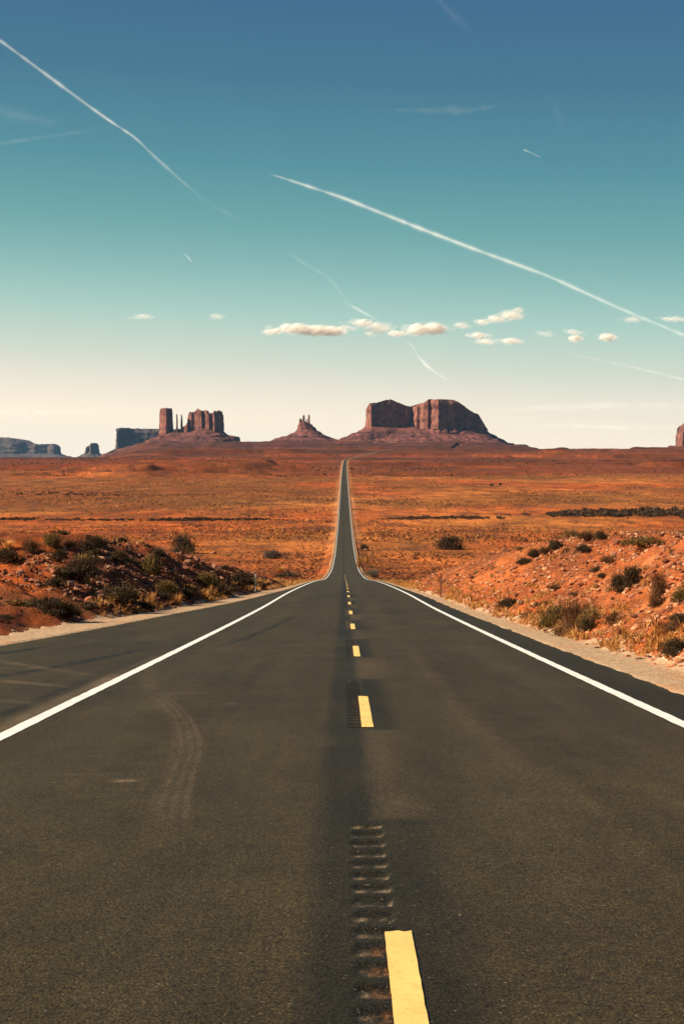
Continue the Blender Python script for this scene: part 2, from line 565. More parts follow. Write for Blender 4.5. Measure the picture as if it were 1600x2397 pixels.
# ------------------------------------------------------------------ ground
def build_ground():
    Yn = np.arange(-160, 4, 4.0)
    Ys = [4.0]
    while Ys[-1] < 24000:
        y = Ys[-1]
        Ys.append(y + max(0.22, y * (0.0075 if y < 1750 else 0.0032 if y < 8300 else 0.0075 if y < 12000 else 0.02)))
    Y = np.concatenate([Yn, Ys])
    c = np.arange(-16, 16.001, 0.085)
    sy = 1 + np.maximum(Y, 0)[:, None] / 60
    t = np.linspace(0, 1, 47)[None, 1:] ** 3
    O = 16 * sy + t * (22000 - 16 * sy)
    XX = np.hstack([-O[:, ::-1], c[None, :] * sy, O])
    YY = np.repeat(Y[:, None], XX.shape[1], 1)
    ZZ = terr(XX, YY)
    # albedo
    def C(*v): return np.array(v)[None, None, :]
    d = XX - road_x(YY)
    e = np.where(d < 0, -d - (edge_l(YY) + grav_l(YY)), d - (edge_r(YY) + grav_r(YY)))
    f1 = sst(-0.35, 0.35, fbm(XX / 7, YY / 9, 81, 4))[..., None]
    col = C(0.62, 0.185, 0.048) * (1 - f1) + C(0.46, 0.115, 0.034) * f1
    pale = (sst(0.22, 0.5, fbm(XX / 4, YY / 6, 83, 4)) * sst(200, 80, YY))[..., None]
    col = col * (1 - 0.6 * pale) + C(0.66, 0.33, 0.17) * 0.6 * pale
    # rocky grey-brown rubble of the cut banks
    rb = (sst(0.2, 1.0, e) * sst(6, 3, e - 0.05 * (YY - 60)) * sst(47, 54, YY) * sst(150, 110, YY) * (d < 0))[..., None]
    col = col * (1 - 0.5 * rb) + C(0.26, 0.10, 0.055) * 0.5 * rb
    rr = (sst(0.2, 1.5, e) * sst(12, 8, e) * sst(16, 26, YY) * sst(150, 110, YY) * (d > 0))[..., None]
    col = col * (1 - 0.5 * rr) + C(0.52, 0.23, 0.11) * 0.5 * rr
    # dry grass over the plain
    gp = sst(250, 700, YY)
    gm = (gp * sst(-0.5, 0.3, fbm(XX / 120, YY / 160, 91, 4)))[..., None]
    col = col * (1 - 0.7 * gm) + C(0.55, 0.265, 0.080) * 0.7 * gm
    ol = (sst(750, 1050, YY) * sst(2300, 1700, YY) * sst(-0.12, 0.32, fbm(XX / 210 + 3, YY / 230, 93, 4) + 0.45 * sst(20, -200, XX)))[..., None]
    col = col * (1 - 0.7 * ol) + C(0.20, 0.105, 0.040) * 0.7 * ol
    rd = (sst(1750, 2050, YY + 160 * fbm(XX / 200, YY / 300, 95, 3)) * sst(5200, 3800, YY))[..., None]
    col = col * (1 - 0.85 * rd) + C(0.175, 0.050, 0.028) * 0.85 * rd
    fr = sst(3300, 5200, YY)[..., None]
    col = col * (1 - fr) + C(0.125, 0.046, 0.035) * fr
    fo = (sst(2600, 3600, YY) * sst(-0.1, 0.35, fbm(XX / 330, YY / 420, 97, 5)))[..., None]
    col = col * (1 - 0.75 * fo) + C(0.085, 0.040, 0.030) * 0.75 * fo
    # pale sandy verge next to the far road
    vg = (sst(4.5, 0.5, e) * sst(500, 800, YY) * sst(6000, 3600, YY))[..., None]
    col = col * (1 - 0.6 * vg) + C(0.62, 0.36, 0.19) * 0.6 * vg
    V = np.stack([XX, YY, ZZ], -1).reshape(-1, 3)
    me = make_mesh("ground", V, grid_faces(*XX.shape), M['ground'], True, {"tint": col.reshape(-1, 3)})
    tag(obj("ground", me), kind="structure")


build_ground()


# ------------------------------------------------------------------ road
DASH0, CYC, DLEN = 6.56, 12.19, 3.66          # far end of the first dash, spacing, length


def dash_u(Y):                                # lateral position of the dash line from the road centre
    return 0.145 - 0.0007 * np.asarray(Y)


def road_wear(U, Y):
    """R = dark seal, G = pale scuff, B = overspray"""
    n = fbm(U * 3, Y * 0.8, 101, 4); n2 = fbm(U * 9, Y * 2.5, 103, 3)
    du = U - dash_u(Y)
    ph = np.mod(Y - (DASH0 - DLEN - 0.35), CYC)
    band = sst(-0.46, -0.36, du + 0.02 * n) * sst(0.12, -0.14, du + 0.05 * n2)
    band = band * (0.62 + 0.25 * n)
    L = DLEN + 3.5
    patch = sst(0, 0.25, ph) * sst(L, L - 0.3, ph) * sst(-0.34, -0.24, du) * sst(0.46, 0.14, du + 0.03 * n) * (0.62 + 0.3 * n)
    R = np.maximum(band, patch) * sst(-40, -20, Y)
    gap = (1 - sst(0, 0.25, ph) * sst(L, L - 0.3, ph)) * sst(-0.12, 0.0, du) * sst(0.5, 0.1, du)
    G = 0.13 * gap * (0.8 + 0.4 * n)
    # arc of dusty tyre scuffs in the left lane
    def arc(pts, w, a, ridged=0.0, fade=True):
        px = np.array([q[0] for q in pts]); py = np.array([q[1] for q in pts])
        cu = pchip(py, px)(np.clip(Y, py[0], py[-1]))
        q = np.abs(U - cu) / w
        m = sst(1.0, 0.55, q) * sst(py[0] - 0.3, py[0] + 0.15 * (py[-1] - py[0]), Y) * sst(py[-1] + 0.3, py[-1] - 0.25 * (py[-1] - py[0]), Y)
        if ridged: m = m * (1 - ridged + ridged * sst(-0.2, 0.5, np.sin((U - cu) * 72) + 0.6 * n2))
        return a * m * (0.75 + 0.5 * n2)
    G = np.maximum(G, arc([(-1.22, 9.0), (-1.38, 10.8), (-1.52, 13.0), (-1.85, 15.6), (-2.7, 19.7)], 0.18, 0.27, 0.6))
    G = np.maximum(G, arc([(-2.75, 19.8), (-3.1, 22), (-3.45, 25.5)], 0.14, 0.12, 0.4))
    G = np.maximum(G, arc([(-2.05, 11.15), (-1.86, 11.28)], 0.11, 0.0))
    for (u0, y0, hu, hy, a) in ((-1.83, 11.33, 0.075, 0.075, 2.6), (-2.15, 11.7, 0.24, 0.06, 0.32), (-1.5, 17.8, 0.10, 0.12, 0.5),
                                (-0.85, 31.5, 0.9, 0.18, 0.20), (-0.95, 27.6, 0.55, 0.12, 0.2), (-2.4, 19.4, 0.6, 0.15, 0.14)):
        q = ((U - u0) / hu) ** 2 + ((Y - y0) / hy) ** 2
        G = np.maximum(G, a * np.exp(-q) * (0.7 + 0.7 * n2))
    # dusty wheel tracks crossing the pull-out
    for (a0, b0, a1, b1, w, a) in ((-8.2, 28.6, -3.9, 22.5, 0.35, 0.42), (-7.4, 23.5, -3.7, 20.3, 0.30, 0.45), (-9.5, 26.5, -4.5, 24.0, 0.22, 0.25), (-6.3, 19.6, -3.6, 17.8, 0.3, 0.25)):
        t = np.clip((U - a0) / (a1 - a0), 0, 1)
        yy = b0 + (b1 - b0) * t ** 1.2
        G = np.maximum(G, a * sst(w, 0.2 * w, np.abs(Y - yy)) * sst(-0.02, 0.1, t) * sst(1.0, 0.8, t) * (0.7 + 0.6 * n))
    # dusty strip outside the left line
    G = np.maximum(G, 0.5 * sst(-3.95, -3.75, U) * sst(-3.50, -3.62, U) * sst(32, 20, Y) * (0.7 + 0.7 * n))
    # skid marks
    R = np.maximum(R, arc([(-5.9, 21.5), (-5.15, 24.5), (-4.6, 28), (-4.2, 31.5)], 0.17, 1.0))
    R = np.maximum(R, arc([(-7.6, 26.5), (-7.0, 29), (-6.6, 32)], 0.20, 1.0))
    R = np.maximum(R, arc([(-4.35, 13), (-4.15, 16), (-4.0, 19), (-3.95, 23)], 0.10, 0.8))
    R = np.maximum(R, arc([(-2.9, 30), (-2.4, 36), (-2.05, 44), (-1.8, 52)], 0.16, 0.7))
    R = np.maximum(R, arc([(-3.95, 24), (-3.8, 28), (-3.7, 34)], 0.10, 0.4))
    # right lane: long faint stains
    G = np.maximum(G, arc([(1.55, 10), (1.25, 16), (1.25, 24), (1.35, 34)], 0.16, 0.10, 0.3))
    R = np.maximum(R, 0.55 * sst(3.62, 3.72, U) * sst(4.5, 4.2, U))       # newer, darker asphalt outside the right line
    # seams
    return R, G, ph, du


def build_road():
    Y = np.concatenate([np.arange(-60, 2.0, 1.0), np.arange(2.0, 20, 0.035), np.arange(20, 38, 0.08), np.arange(38, 60, 0.25),
                        np.geomspace(60, 4300, 420), np.linspace(4320, 5500, 60)])
    core = np.concatenate([np.arange(-3.7, -3.0, 0.07), np.arange(-3.0, -0.9, 0.02), np.arange(-0.9, -0.20, 0.07), np.arange(-0.20, 0.62, 0.018), np.arange(0.62, 4.0, 0.07)])
    nl, nr = 42, 5
    rows = []
    for y in Y:
        l = -np.linspace(float(edge_l(y)), 3.78, nl)
        r = np.linspace(4.03 if edge_r(y) > 4.1 else 3.92, float(edge_r(y)) + 0.001, nr)
        rows.append(np.concatenate([l, np.minimum(core, 3.9), r]))
    U = np.array(rows)
    YY = np.repeat(Y[:, None], U.shape[1], 1)
    # ragged asphalt edges
    ed = np.zeros_like(U); ed[:, 0] = 1; ed[:, 1] = 0.5; ed[:, -1] = -1; ed[:, -2] = -0.4
    U = U - ed * 0.10 * (fbm(YY * 0.9, ed * 5, 111, 3))
    R, G, ph, du = road_wear(U, YY)
    # direction across the road
    dx = (road_x(Y + 0.5) - road_x(Y - 0.5))[:, None]
    nn = np.sqrt(1 + dx ** 2)
    X = road_x(Y)[:, None] + U / nn
    Yw = YY - U * dx / nn
    Z = EYE - road_drop(Y)[:, None] - 0.012 * np.abs(U) * sst(0.3, 3.5, np.abs(U)) * 0.6
    # milled rumble grooves beside and beyond each dash
    L = DLEN + 3.3
    inz = (ph > 0.15) & (ph < L - 0.2)
    gu = du + 0.10
    gr = np.mod(YY, 0.305) / 0.305
    prof = sst(0.14, 0.32, gr) * sst(0.86, 0.68, gr)
    across = sst(-0.105, -0.085, gu) * sst(0.10, 0.08, gu)
    gv = prof * across * inz * (YY < 60) * (YY > 2)
    Z = Z - 0.014 * gv
    jit = fbm(U * 40, YY * 14, 121, 2)
    ends = (np.exp(-((gu + 0.075) / 0.028) ** 2) + np.exp(-((gu - 0.070) / 0.028) ** 2) + 0.25) * sst(0.1, 0.3, gr) * sst(0.62, 0.40, gr)
    G = np.maximum(G, inz * ends * across * sst(-0.5, 0.4, jit) * 1.0 * (YY < 60))
    R = np.maximum(R, inz * across * sst(0.45, 0.62, gr) * 0.75 * (YY < 60))
    beside = (ph < DLEN + 0.3)
    B = inz * beside * sst(-0.06, 0.0, gu) * sst(0.11, 0.06, gu) * sst(0.12, 0.25, gr) * sst(0.75, 0.6, gr) * sst(-0.6, 0.4, jit) * 0.5 * (YY < 60)
    wear = np.stack([R, G, B], -1).clip(0, 1).reshape(-1, 3)
    V = np.stack([X, Yw, Z], -1).reshape(-1, 3)
    uv = np.stack([U, YY], -1).reshape(-1, 2)
    me = make_mesh("road", V, grid_faces(*U.shape), M['asphalt'], True, {"wear": wear}, uv)
    road = obj("road", me)
    tag(road, kind="structure")

    def strip(name, u_a, u_b, Ys, mat, lift, ragged=0.0, seed=1):
        Ys = np.asarray(Ys, float)
        us = np.linspace(0, 1, 5)
        UU = np.array([[ua + (ub - ua) * s for s in us] for ua, ub in zip(u_a(Ys), u_b(Ys))])
        Yg = np.repeat(Ys[:, None], 5, 1)
        edge = np.array([1, 0, 0, 0, -1])[None, :]
        UU = UU + ragged * edge * fbm(Yg * 9 + 40 * edge, UU * 0 + seed, 130 + seed, 3)
        dx = road_x(Yg + .5) - road_x(Yg - .5)
        Zs = EYE - road_drop(Yg) - 0.012 * np.abs(UU) * sst(0.3, 3.5, np.abs(UU)) * 0.6 + lift + 0.00004 * np.maximum(Yg, 0)
        if ragged and len(Ys) < 200:
            Yg = Yg.copy()
            Yg[0] += 0.02 * fbm(np.arange(5) * 2.0, np.full(5, seed), seed, 2); Yg[-1] += 0.02 * fbm(np.arange(5) * 2.0, np.full(5, seed), seed + 9, 2)
        Vs = np.stack([road_x(Yg) + UU, Yg, Zs], -1).reshape(-1, 3)
        return obj(name, make_mesh(name, Vs, grid_faces(*UU.shape), mat, True), road)

    ly = np.concatenate([np.arange(-60, 60, 0.25), np.geomspace(60, 3200, 400)])
    wl = lambda y: 0.082 + 0.00001 * y
    a = strip("edge_line", lambda y: -3.54 - wl(y), lambda y: -3.54 + wl(y), ly, M['white'], 0.005, 0.012, 1)
    a["label"] = "solid white line along the pull-out side of the road"
    a = strip("edge_line", lambda y: 3.55 - wl(y), lambda y: 3.55 + wl(y), ly, M['white'], 0.005, 0.012, 2)
    a["label"] = "solid white line along the narrow dark shoulder"
    for k in range(-2, 26):
        y1 = DASH0 + k * CYC; y0 = y1 - DLEN
        strip("yellow_dash", lambda y: dash_u(y) - 0.062, lambda y: dash_u(y) + 0.062, np.linspace(y0, y1, 60), M['yellow'], 0.005, 0.003, 30 + k)


build_road()


def build_shoulders():
    Y = np.concatenate([np.arange(-60, 4, 1.0), np.arange(4, 60, 0.18), np.geomspace(60, 4300, 420)])
    for side in (-1, 1):
        E = (edge_l if side < 0 else edge_r)(Y); Wd = (grav_l if side < 0 else grav_r)(Y)
        t = np.linspace(0, 1, 14)
        U = side * (E[:, None] - 0.12 + (Wd[:, None] + 0.75) * t[None, :])
        YY = np.repeat(Y[:, None], 14, 1)
        base = EYE - road_drop(Y)[:, None] - 0.03
        e = (Wd[:, None] + 0.75) * t[None, :] - 0.12 - Wd[:, None]
        g = terr(road_x(YY) + U, YY)
        Z = np.where(e < 0, base - 0.03 * t[None, :] + 0.02 * fbm(U * 3, YY * 3, 141, 3), 0)
        zo = g + 0.05 - 0.12 * sst(0.0, 0.6, e + 0.25 * fbm(U * 1.5, YY * 1.2, 143, 3))
        Z = np.where(e < 0, Z, zo)
        Z[:, 0] -= 0.05
        V = np.stack([road_x(YY) + U, YY, Z], -1).reshape(-1, 3)
        o = obj("gravel_shoulder", make_mesh("gravel_shoulder", V, grid_faces(*U.shape), M['gravel'], True))
        tag(o, kind="structure")


build_shoulders()


# ------------------------------------------------------------------ buttes
def resample(poly, step):
    P = np.array(poly, float)
    P = np.vstack([P, P[:1]])
    L = np.concatenate([[0], np.cumsum(np.hypot(*np.diff(P, axis=0).T))])
    n = max(24, int(L[-1] / step))
    s = np.linspace(0, L[-1], n, endpoint=False)
    return np.stack([np.interp(s, L, P[:, 0]), np.interp(s, L, P[:, 1])], -1), s


def normals(P):
    t = np.roll(P, -1, 0) - np.roll(P, 1, 0)
    n = np.stack([t[:, 1], -t[:, 0]], -1)
    n /= np.maximum(np.hypot(n[:, 0], n[:, 1]), 1e-6)[:, None]
    c = P.mean(0)
    if np.sum(n * (P - c)) < 0: n = -n
    return n


def cliff_mesh(name, poly, zb, zt, seed, flute=6.0, taper=8.0, step=5.0, rows=18, mat=None, wl=26.0):
    """vertical-walled rock: zb(x), zt(x) give foot and top; flutes and ledges are modelled"""
    P, s = resample(poly, step)
    N = normals(P)
    n = len(P)
    T = np.linspace(0, 1, rows)
    zb_ = zb(P[:, 0]); zt_ = zt(P[:, 0]) + (zt(P[:, 0]) - zb_) * (0.035 * fbm(s / (wl * 0.7), s * 0, seed + 5, 3) - 0.05 * np.floor(3 * vnoise(s / (wl * 0.8), s * 0, seed + 6)) + 0.02)
    Vs = []
    for t in T:
        z = zb_ + (zt_ - zb_) * t
        fl = fbm(s / wl, z / 260, seed, 4) + 0.8 * (0.5 - np.abs(fbm(s / (wl * 2.3), z / 500 + 4, seed + 1, 3)))
        led = 0.9 * flute * (np.floor(3.99 * vnoise(z / 24, s / 150, seed + 2)) / 3 - 0.5)
        off = flute * fl * (1 - 0.25 * t) + led - taper * t - taper * 0.8 * sst(0.9, 1.0, t)
        Q = P + N * off[:, None]
        Vs.append(np.column_stack([Q, z]))
    c = P.mean(0)
    top = Vs[-1]
    for f in (0.9, 0.72, 0.5, 0.25, 0.02):
        Q = c + (top[:, :2] - c) * f
        z = zt(Q[:, 0]) + 0.02 * (zt_ - zb_).mean() * fbm(Q[:, 0] / 25, Q[:, 1] / 25, seed + 8, 3) * (1 - f) * 2
        Vs.append(np.column_stack([Q, z]))
    V = np.vstack(Vs)
    # flatten the foot a little below ground
    return make_mesh(name, V, grid_faces(len(Vs), n, True), mat or M['cliff'], False)


def talus_mesh(name, poly, ztop, zbot, spread, seed, rows=26, step=7.0, gully=14.0, power=0.85, inset=12.0, mat=None, bench=1.0, rib=20.0):
    P, s = resample(poly, step)
    c = P.mean(0)
    D = P - c
    R = np.hypot(D[:, 0], D[:, 1]); D = D / R[:, None]
    ang = np.arctan2(D[:, 1], D[:, 0])
    Ls = spread(ang)
    Vs = [np.column_stack([P - D * min(inset * 3, R.min() * 0.5), ztop(P[:, 0]) + 2])]
    for t in np.linspace(0, 1, rows):
        g = gully * fbm(s / 34, t * 2.0 + 0 * s, seed, 4) * (0.25 + t) * sst(0, 0.15, t)
        Q = P + D * (-inset * (1 - t) + Ls * t + g)[:, None]
        zt = ztop(P[:, 0])
        z = zt - (zt - zbot) * (t ** power)
        q = (z - zbot) / 26.0 + 0.35 * fbm(s / 90, 0 * s, seed + 3, 2)
        z = z + bench * 9.0 * (sst(0.25, 0.75, q - np.floor(q)) - (q - np.floor(q))) * sst(0, .1, t) * sst(1, .9, t)
        rb = 0.5 - np.abs(fbm(s / 42 + 0.5 * t, 0 * s + t * 0.7, seed + 11, 4))
        z = z + rib * rb * sst(0, 0.2, t) * sst(1.0, 0.75, t)
        z = z + 11.0 * fbm(Q[:, 0] / 34, Q[:, 1] / 34, seed + 7, 5) * sst(0, 0.1, t)
        Vs.append(np.column_stack([Q, z]))
    return make_mesh(name, np.vstack(Vs), grid_faces(len(Vs), len(P), True), mat or M['talus'], False)


def X8(px, D): return (px - PX0) * D / FPX
def Z8(py, D): return (HORZ - py) * D / FPX + EYE


def prof(pts, D):
    xs = [X8(p[0], D) for p in pts]; zs = [Z8(p[1], D) for p in pts]
    return lambda x: np.interp(x, xs, zs)


def sides(left, right, front, back):
    def f(a):
        cx, sy = np.cos(a), np.sin(a)
        return (np.maximum(cx, 0) ** 2 * right + np.maximum(-cx, 0) ** 2 * left
                + np.maximum(-sy, 0) ** 2 * front + np.maximum(sy, 0) ** 2 * back)
    return f


def butte(label, at):
    r = empty("rock_butte", at)
    tag(r, label, "butte")
    return r


def under(parent, name, me):
    o = obj(name, me, parent)
    o.matrix_parent_inverse = parent.matrix_world.inverted() if False else __import__('mathutils').Matrix.Translation(-Vector(parent.location))
    return o


def foot(D, pts):
    """plan outline from (bearing px, extra depth) pairs"""
    return [(X8(p, D), D + q) for p, q in pts]


# castle-like butte with its lone tower
D = 8000
b = butte("castle-like red butte with a lone stone tower and thin spires on its left", (X8(455, D), D + 90, Z8(1050, D)))
cz = prof([(400, 1024), (440, 1022), (480, 1012), (518, 1008)], D)
under(b, "cliff", cliff_mesh("castle_cliff", foot(D, [(436, 50), (448, 16), (453, 22), (472, -8), (476, 4), (490, -14), (494, 0), (503, -16), (507, 2), (518, 72), (519, 170), (480, 200), (442, 150)]), cz,
      prof([(434, 974), (438, 966), (446, 964), (452, 966), (458, 962), (461, 956), (464, 960), (470, 962), (482, 960), (484, 966), (491, 968), (498, 966), (503, 968), (506, 961), (515, 961), (518, 968)], D), 201, 5.0, 5.0, 3.5, 22, wl=15))
under(b, "buttress", cliff_mesh("castle_buttress", foot(D, [(404, 40), (420, 8), (440, 0), (444, 120), (410, 120)]), prof([(400, 1030), (445, 1026)], D),
      prof([(403, 1014), (411, 1004), (418, 1008), (426, 1000), (434, 996), (444, 986)], D), 213, 4, 3, 3.0, 12, wl=14))
for (xa, xb, top, dy, sd) in ((412, 416.5, 970, 4, 211), (422, 427, 971, 14, 215)):
    w = (xb - xa) / 2; xm = (xa + xb) / 2
    under(b, "spire", cliff_mesh("castle_spire", foot(D, [(xm - w, dy), (xm - w * .5, dy - 12), (xm + w * .4, dy - 14), (xm + w, dy), (xm + w, dy + 26), (xm - w, dy + 28)]),
          prof([(xa, 1026), (xb, 1026)], D), prof([(xa - 1, top + 8), (xm, top), (xb + 1, top + 6)], D), sd, 1.0, 3.2, 2.0, 22, wl=9))
under(b, "tower", cliff_mesh("castle_tower", foot(D, [(371, 36), (380, -4), (391, -24), (395, -4), (403, 40), (402, 86), (388, 100), (373, 80)]),
      prof([(370, 1028), (404, 1022)], D), prof([(370, 962), (374, 957), (384, 955), (400, 956), (404, 960)], D), 205, 3.4, 2.5, 3.0, 20, wl=13))
under(b, "talus_slope", talus_mesh("castle_talus", foot(D, [(366, 20), (390, -28), (420, -22), (455, -30), (490, -24), (520, 10), (522, 150), (480, 220), (420, 190), (372, 110)]),
      prof([(366, 1017), (400, 1013), (440, 1013), (480, 1004), (520, 1003)], D), Z8(1076, D), sides(330, 130, 620, 420), 207, 40, 6, 22, 0.74))
under(b, "ledge", cliff_mesh("castle_ledge", foot(D, [(520, 20), (535, 0), (548, 6), (558, 30), (560, 120), (520, 150)]), prof([(500, 1040), (570, 1040)], D),
      prof([(515, 1010), (524, 1015), (536, 1019), (556, 1022), (560, 1024)], D), 209, 3, 5, 4, 10))

# slim spires on a cone
D = 8150
b = butte("small butte of slim spires on a wide cone, between the two large buttes", (X8(714, D), D + 60, Z8(1045, D)))
under(b, "cliff", cliff_mesh("spire_cliff", foot(D, [(696, 12), (704, -8), (716, -14), (728, -6), (737, 10), (738, 46), (716, 60), (698, 44)]), prof([(690, 1010), (740, 1010)], D),
      prof([(695, 994), (700, 990), (706, 988), (712, 985), (730, 994), (737, 1003)], D), 221, 3, 4, 3, 12, wl=12))
for (xa, xb, top, dy, sd) in ((699, 708, 979, 6, 225), (707, 714, 971, 12, 229), (715.5, 719, 981, 18, 231), (719.5, 726, 970, 8, 233)):
    w = (xb - xa) / 2; xm = (xa + xb) / 2
    under(b, "spire", cliff_mesh("spire", foot(D, [(xm - w, dy), (xm - w * .4, dy - 8), (xm + w * .5, dy - 8), (xm + w, dy), (xm + w * .9, dy + 20), (xm - w, dy + 20)]),
          prof([(xa, 996), (xb, 998)], D), prof([(xa - 1, top + 5), (xm, top), (xb + 1, top + 5)], D), sd, 1.3, 3.5, 2.0, 20, wl=8))
under(b, "talus_slope", talus_mesh("spire_talus", foot(D, [(692, 8), (704, -14), (718, -18), (734, -10), (742, 10), (742, 56), (716, 74), (694, 56)]),
      prof([(690, 1001), (742, 1000)], D), Z8(1056, D), sides(300, 300, 480, 330), 223, 32, 3.5, 9, 0.58))
under(b, "ledge", cliff_mesh("spire_ledge", foot(D, [(634, 40), (648, 10), (672, 2), (700, -20), (740, -20), (772, 6), (790, 40), (760, 170), (660, 170)]), prof([(600, 1045), (800, 1045)], D),
      prof([(632, 1029), (645, 1025), (690, 1021), (740, 1020), (780, 1025), (792, 1029)], D), 227, 4, 6, 4, 10))

# the big butte right of the road
D = 7600
b = butte("largest red butte with a broad flat top in two humps, right of the road", (X8(990, D), D + 160, Z8(1050, D)))
bigtop = [(854, 955), (860, 946), (868, 944), (885, 943), (896, 939), (903, 935), (921, 936), (930, 941), (944, 947), (958, 951), (972, 950), (982, 945), (994, 941), (1008, 936), (1030, 934), (1062, 935), (1074, 939), (1084, 946), (1092, 950), (1097, 962), (1101, 969), (1125, 967), (1129, 980), (1138, 985), (1144, 999), (1150, 1002)]
bigfoot = [(856, 55), (862, 14), (868, -8), (880, 22), (905, 48), (930, 74), (950, 104), (963, 128), (968, 92), (976, 60), (983, 66), (990, 30), (1000, 8), (1006, 24), (1013, -14), (1024, -30), (1032, -12), (1050, 14), (1075, 44), (1092, 84), (1116, 112), (1145, 150), (1149, 240), (1092, 350), (1000, 390), (900, 340), (860, 200)]
under(b, "cliff", cliff_mesh("big_cliff", foot(D, bigfoot), prof([(850, 1010), (960, 1006), (1010, 1004), (1070, 1004), (1085, 1012), (1140, 1020)], D), prof(bigtop, D), 241, 9, 5, 4.5, 26, wl=40))
under(b, "ledge", cliff_mesh("big_ledge", foot(D, [(845, 30), (862, -32), (885, -26), (920, -8), (950, 24), (968, 30), (985, -14), (1012, -52), (1040, -56), (1072, -34), (1092, 4), (1096, 140), (960, 260), (850, 160)]),
      prof([(840, 1045), (1100, 1045)], D), prof([(840, 1004), (870, 1001), (960, 1004), (1000, 1003), (1020, 1004), (1072, 1006), (1090, 1010), (1100, 1020)], D), 243, 8, 20, 4.5, 16, M['talus'], wl=20))
under(b, "talus_slope", talus_mesh("big_talus", foot(D, [(846, 20), (866, -40), (900, -34), (950, 0), (1000, -40), (1040, -64), (1080, -40), (1120, 70), (1142, 180), (1140, 280), (1090, 380), (1000, 420), (900, 380), (850, 200)]),
      prof([(840, 1000), (880, 1001), (930, 1003), (965, 1000), (990, 1008), (1010, 1016), (1080, 1017), (1096, 1008), (1120, 1002), (1142, 998)], D), Z8(1064, D), sides(280, 250, 620, 430), 245, 40, 6, 24, 0.74))

# mesa behind the tower, blue-grey from shade and haze
D = 13000
b = butte("blue-grey flat mesa standing behind the lone stone tower", (X8(330, D), D + 200, Z8(1070, D)))
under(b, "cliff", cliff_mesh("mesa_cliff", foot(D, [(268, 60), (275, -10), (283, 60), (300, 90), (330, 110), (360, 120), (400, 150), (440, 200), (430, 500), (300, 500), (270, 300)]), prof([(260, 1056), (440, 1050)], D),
      prof([(266, 1012), (274, 1005), (284, 1003), (320, 1003), (368, 1003), (440, 1004)], D), 251, 10, 14, 10, 18, M['hazy_shade_cliff'], wl=46))
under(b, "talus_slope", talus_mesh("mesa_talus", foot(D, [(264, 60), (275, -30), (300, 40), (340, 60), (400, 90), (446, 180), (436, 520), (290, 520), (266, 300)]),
      prof([(260, 1050), (300, 1048), (440, 1042)], D), Z8(1078, D), sides(180, 200, 420, 300), 253, 16, 14, 20, 0.8, mat=M['hazy_shade_cliff']))

# far left mesa
D = 18000
b = butte("long far mesa in pale blue haze at the left edge of the view", (X8(40, D), D + 300, Z8(1075, D)))
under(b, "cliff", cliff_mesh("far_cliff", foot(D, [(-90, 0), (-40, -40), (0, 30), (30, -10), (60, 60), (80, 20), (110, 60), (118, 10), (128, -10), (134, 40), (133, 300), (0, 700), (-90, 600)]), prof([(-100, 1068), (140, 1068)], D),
      prof([(-90, 1022), (-20, 1023), (8, 1024), (30, 1027), (50, 1030), (62, 1036), (75, 1042), (92, 1041), (108, 1039), (116, 1040), (121, 1036), (130, 1043), (135, 1045)], D), 261, 16, 12, 14, 16, M['hazy_shade_cliff'], wl=60))
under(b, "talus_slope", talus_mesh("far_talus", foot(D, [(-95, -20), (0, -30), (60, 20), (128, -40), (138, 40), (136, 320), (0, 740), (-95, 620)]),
      prof([(-100, 1062), (140, 1062)], D), Z8(1080, D), sides(300, 260, 500, 300), 263, 14, 20, 25, 0.8, mat=M['hazy_shade_cliff']))

# small butte standing alone
D = 16000
b = butte("small hazy butte standing alone between the far mesa and the castle-like butte", (X8(213, D), D + 100, Z8(1075, D)))
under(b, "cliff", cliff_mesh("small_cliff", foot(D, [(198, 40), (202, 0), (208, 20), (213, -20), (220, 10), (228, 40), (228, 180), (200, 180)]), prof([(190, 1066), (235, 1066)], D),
      prof([(196, 1050), (199, 1046), (205, 1045), (209, 1042), (214, 1037), (221, 1037), (227, 1040), (230, 1050)], D), 271, 8, 10, 8, 16, M['hazy_shade_cliff'], wl=34))
under(b, "talus_slope", talus_mesh("small_talus", foot(D, [(196, 30), (213, -30), (230, 30), (230, 190), (198, 190)]), prof([(190, 1060), (235, 1060)], D), Z8(1080, D), sides(160, 160, 260, 200), 273, 12, 8, 12, 0.7, mat=M['hazy_shade_cliff']))

# butte cut by the right edge of the view
D = 9000
b = butte("red butte cut off by the right edge of the view", (X8(1640, D), D + 100, Z8(1058, D)))
under(b, "cliff", cliff_mesh("edge_cliff", foot(D, [(1587, 30), (1594, -10), (1610, 0), (1640, -20), (1680, 10), (1695, 60), (1690, 240), (1600, 240)]), prof([(1580, 1048), (1700, 1048)], D),
      prof([(1585, 1022), (1590, 1014), (1598, 1006), (1606, 996), (1620, 988), (1680, 986), (1700, 1000)], D), 281, 7, 10, 5, 16, wl=28))
under(b, "ledge", cliff_mesh("edge_ledge", foot(D, [(1566, 30), (1590, -60), (1650, -80), (1710, 0), (1720, 260), (1580, 260)]), prof([(1560, 1062), (1730, 1062)], D), prof([(1560, 1045), (1575, 1043), (1730, 1042)], D), 283, 5, 8, 6, 8, M['talus']))
under(b, "talus_slope", talus_mesh("edge_talus", foot(D, [(1572, 30), (1590, -70), (1650, -90), (1715, 0), (1725, 270), (1585, 270)]), prof([(1560, 1047), (1730, 1047)], D), Z8(1062, D), sides(160, 200, 380, 300), 285, 12, 8, 12, 0.8))


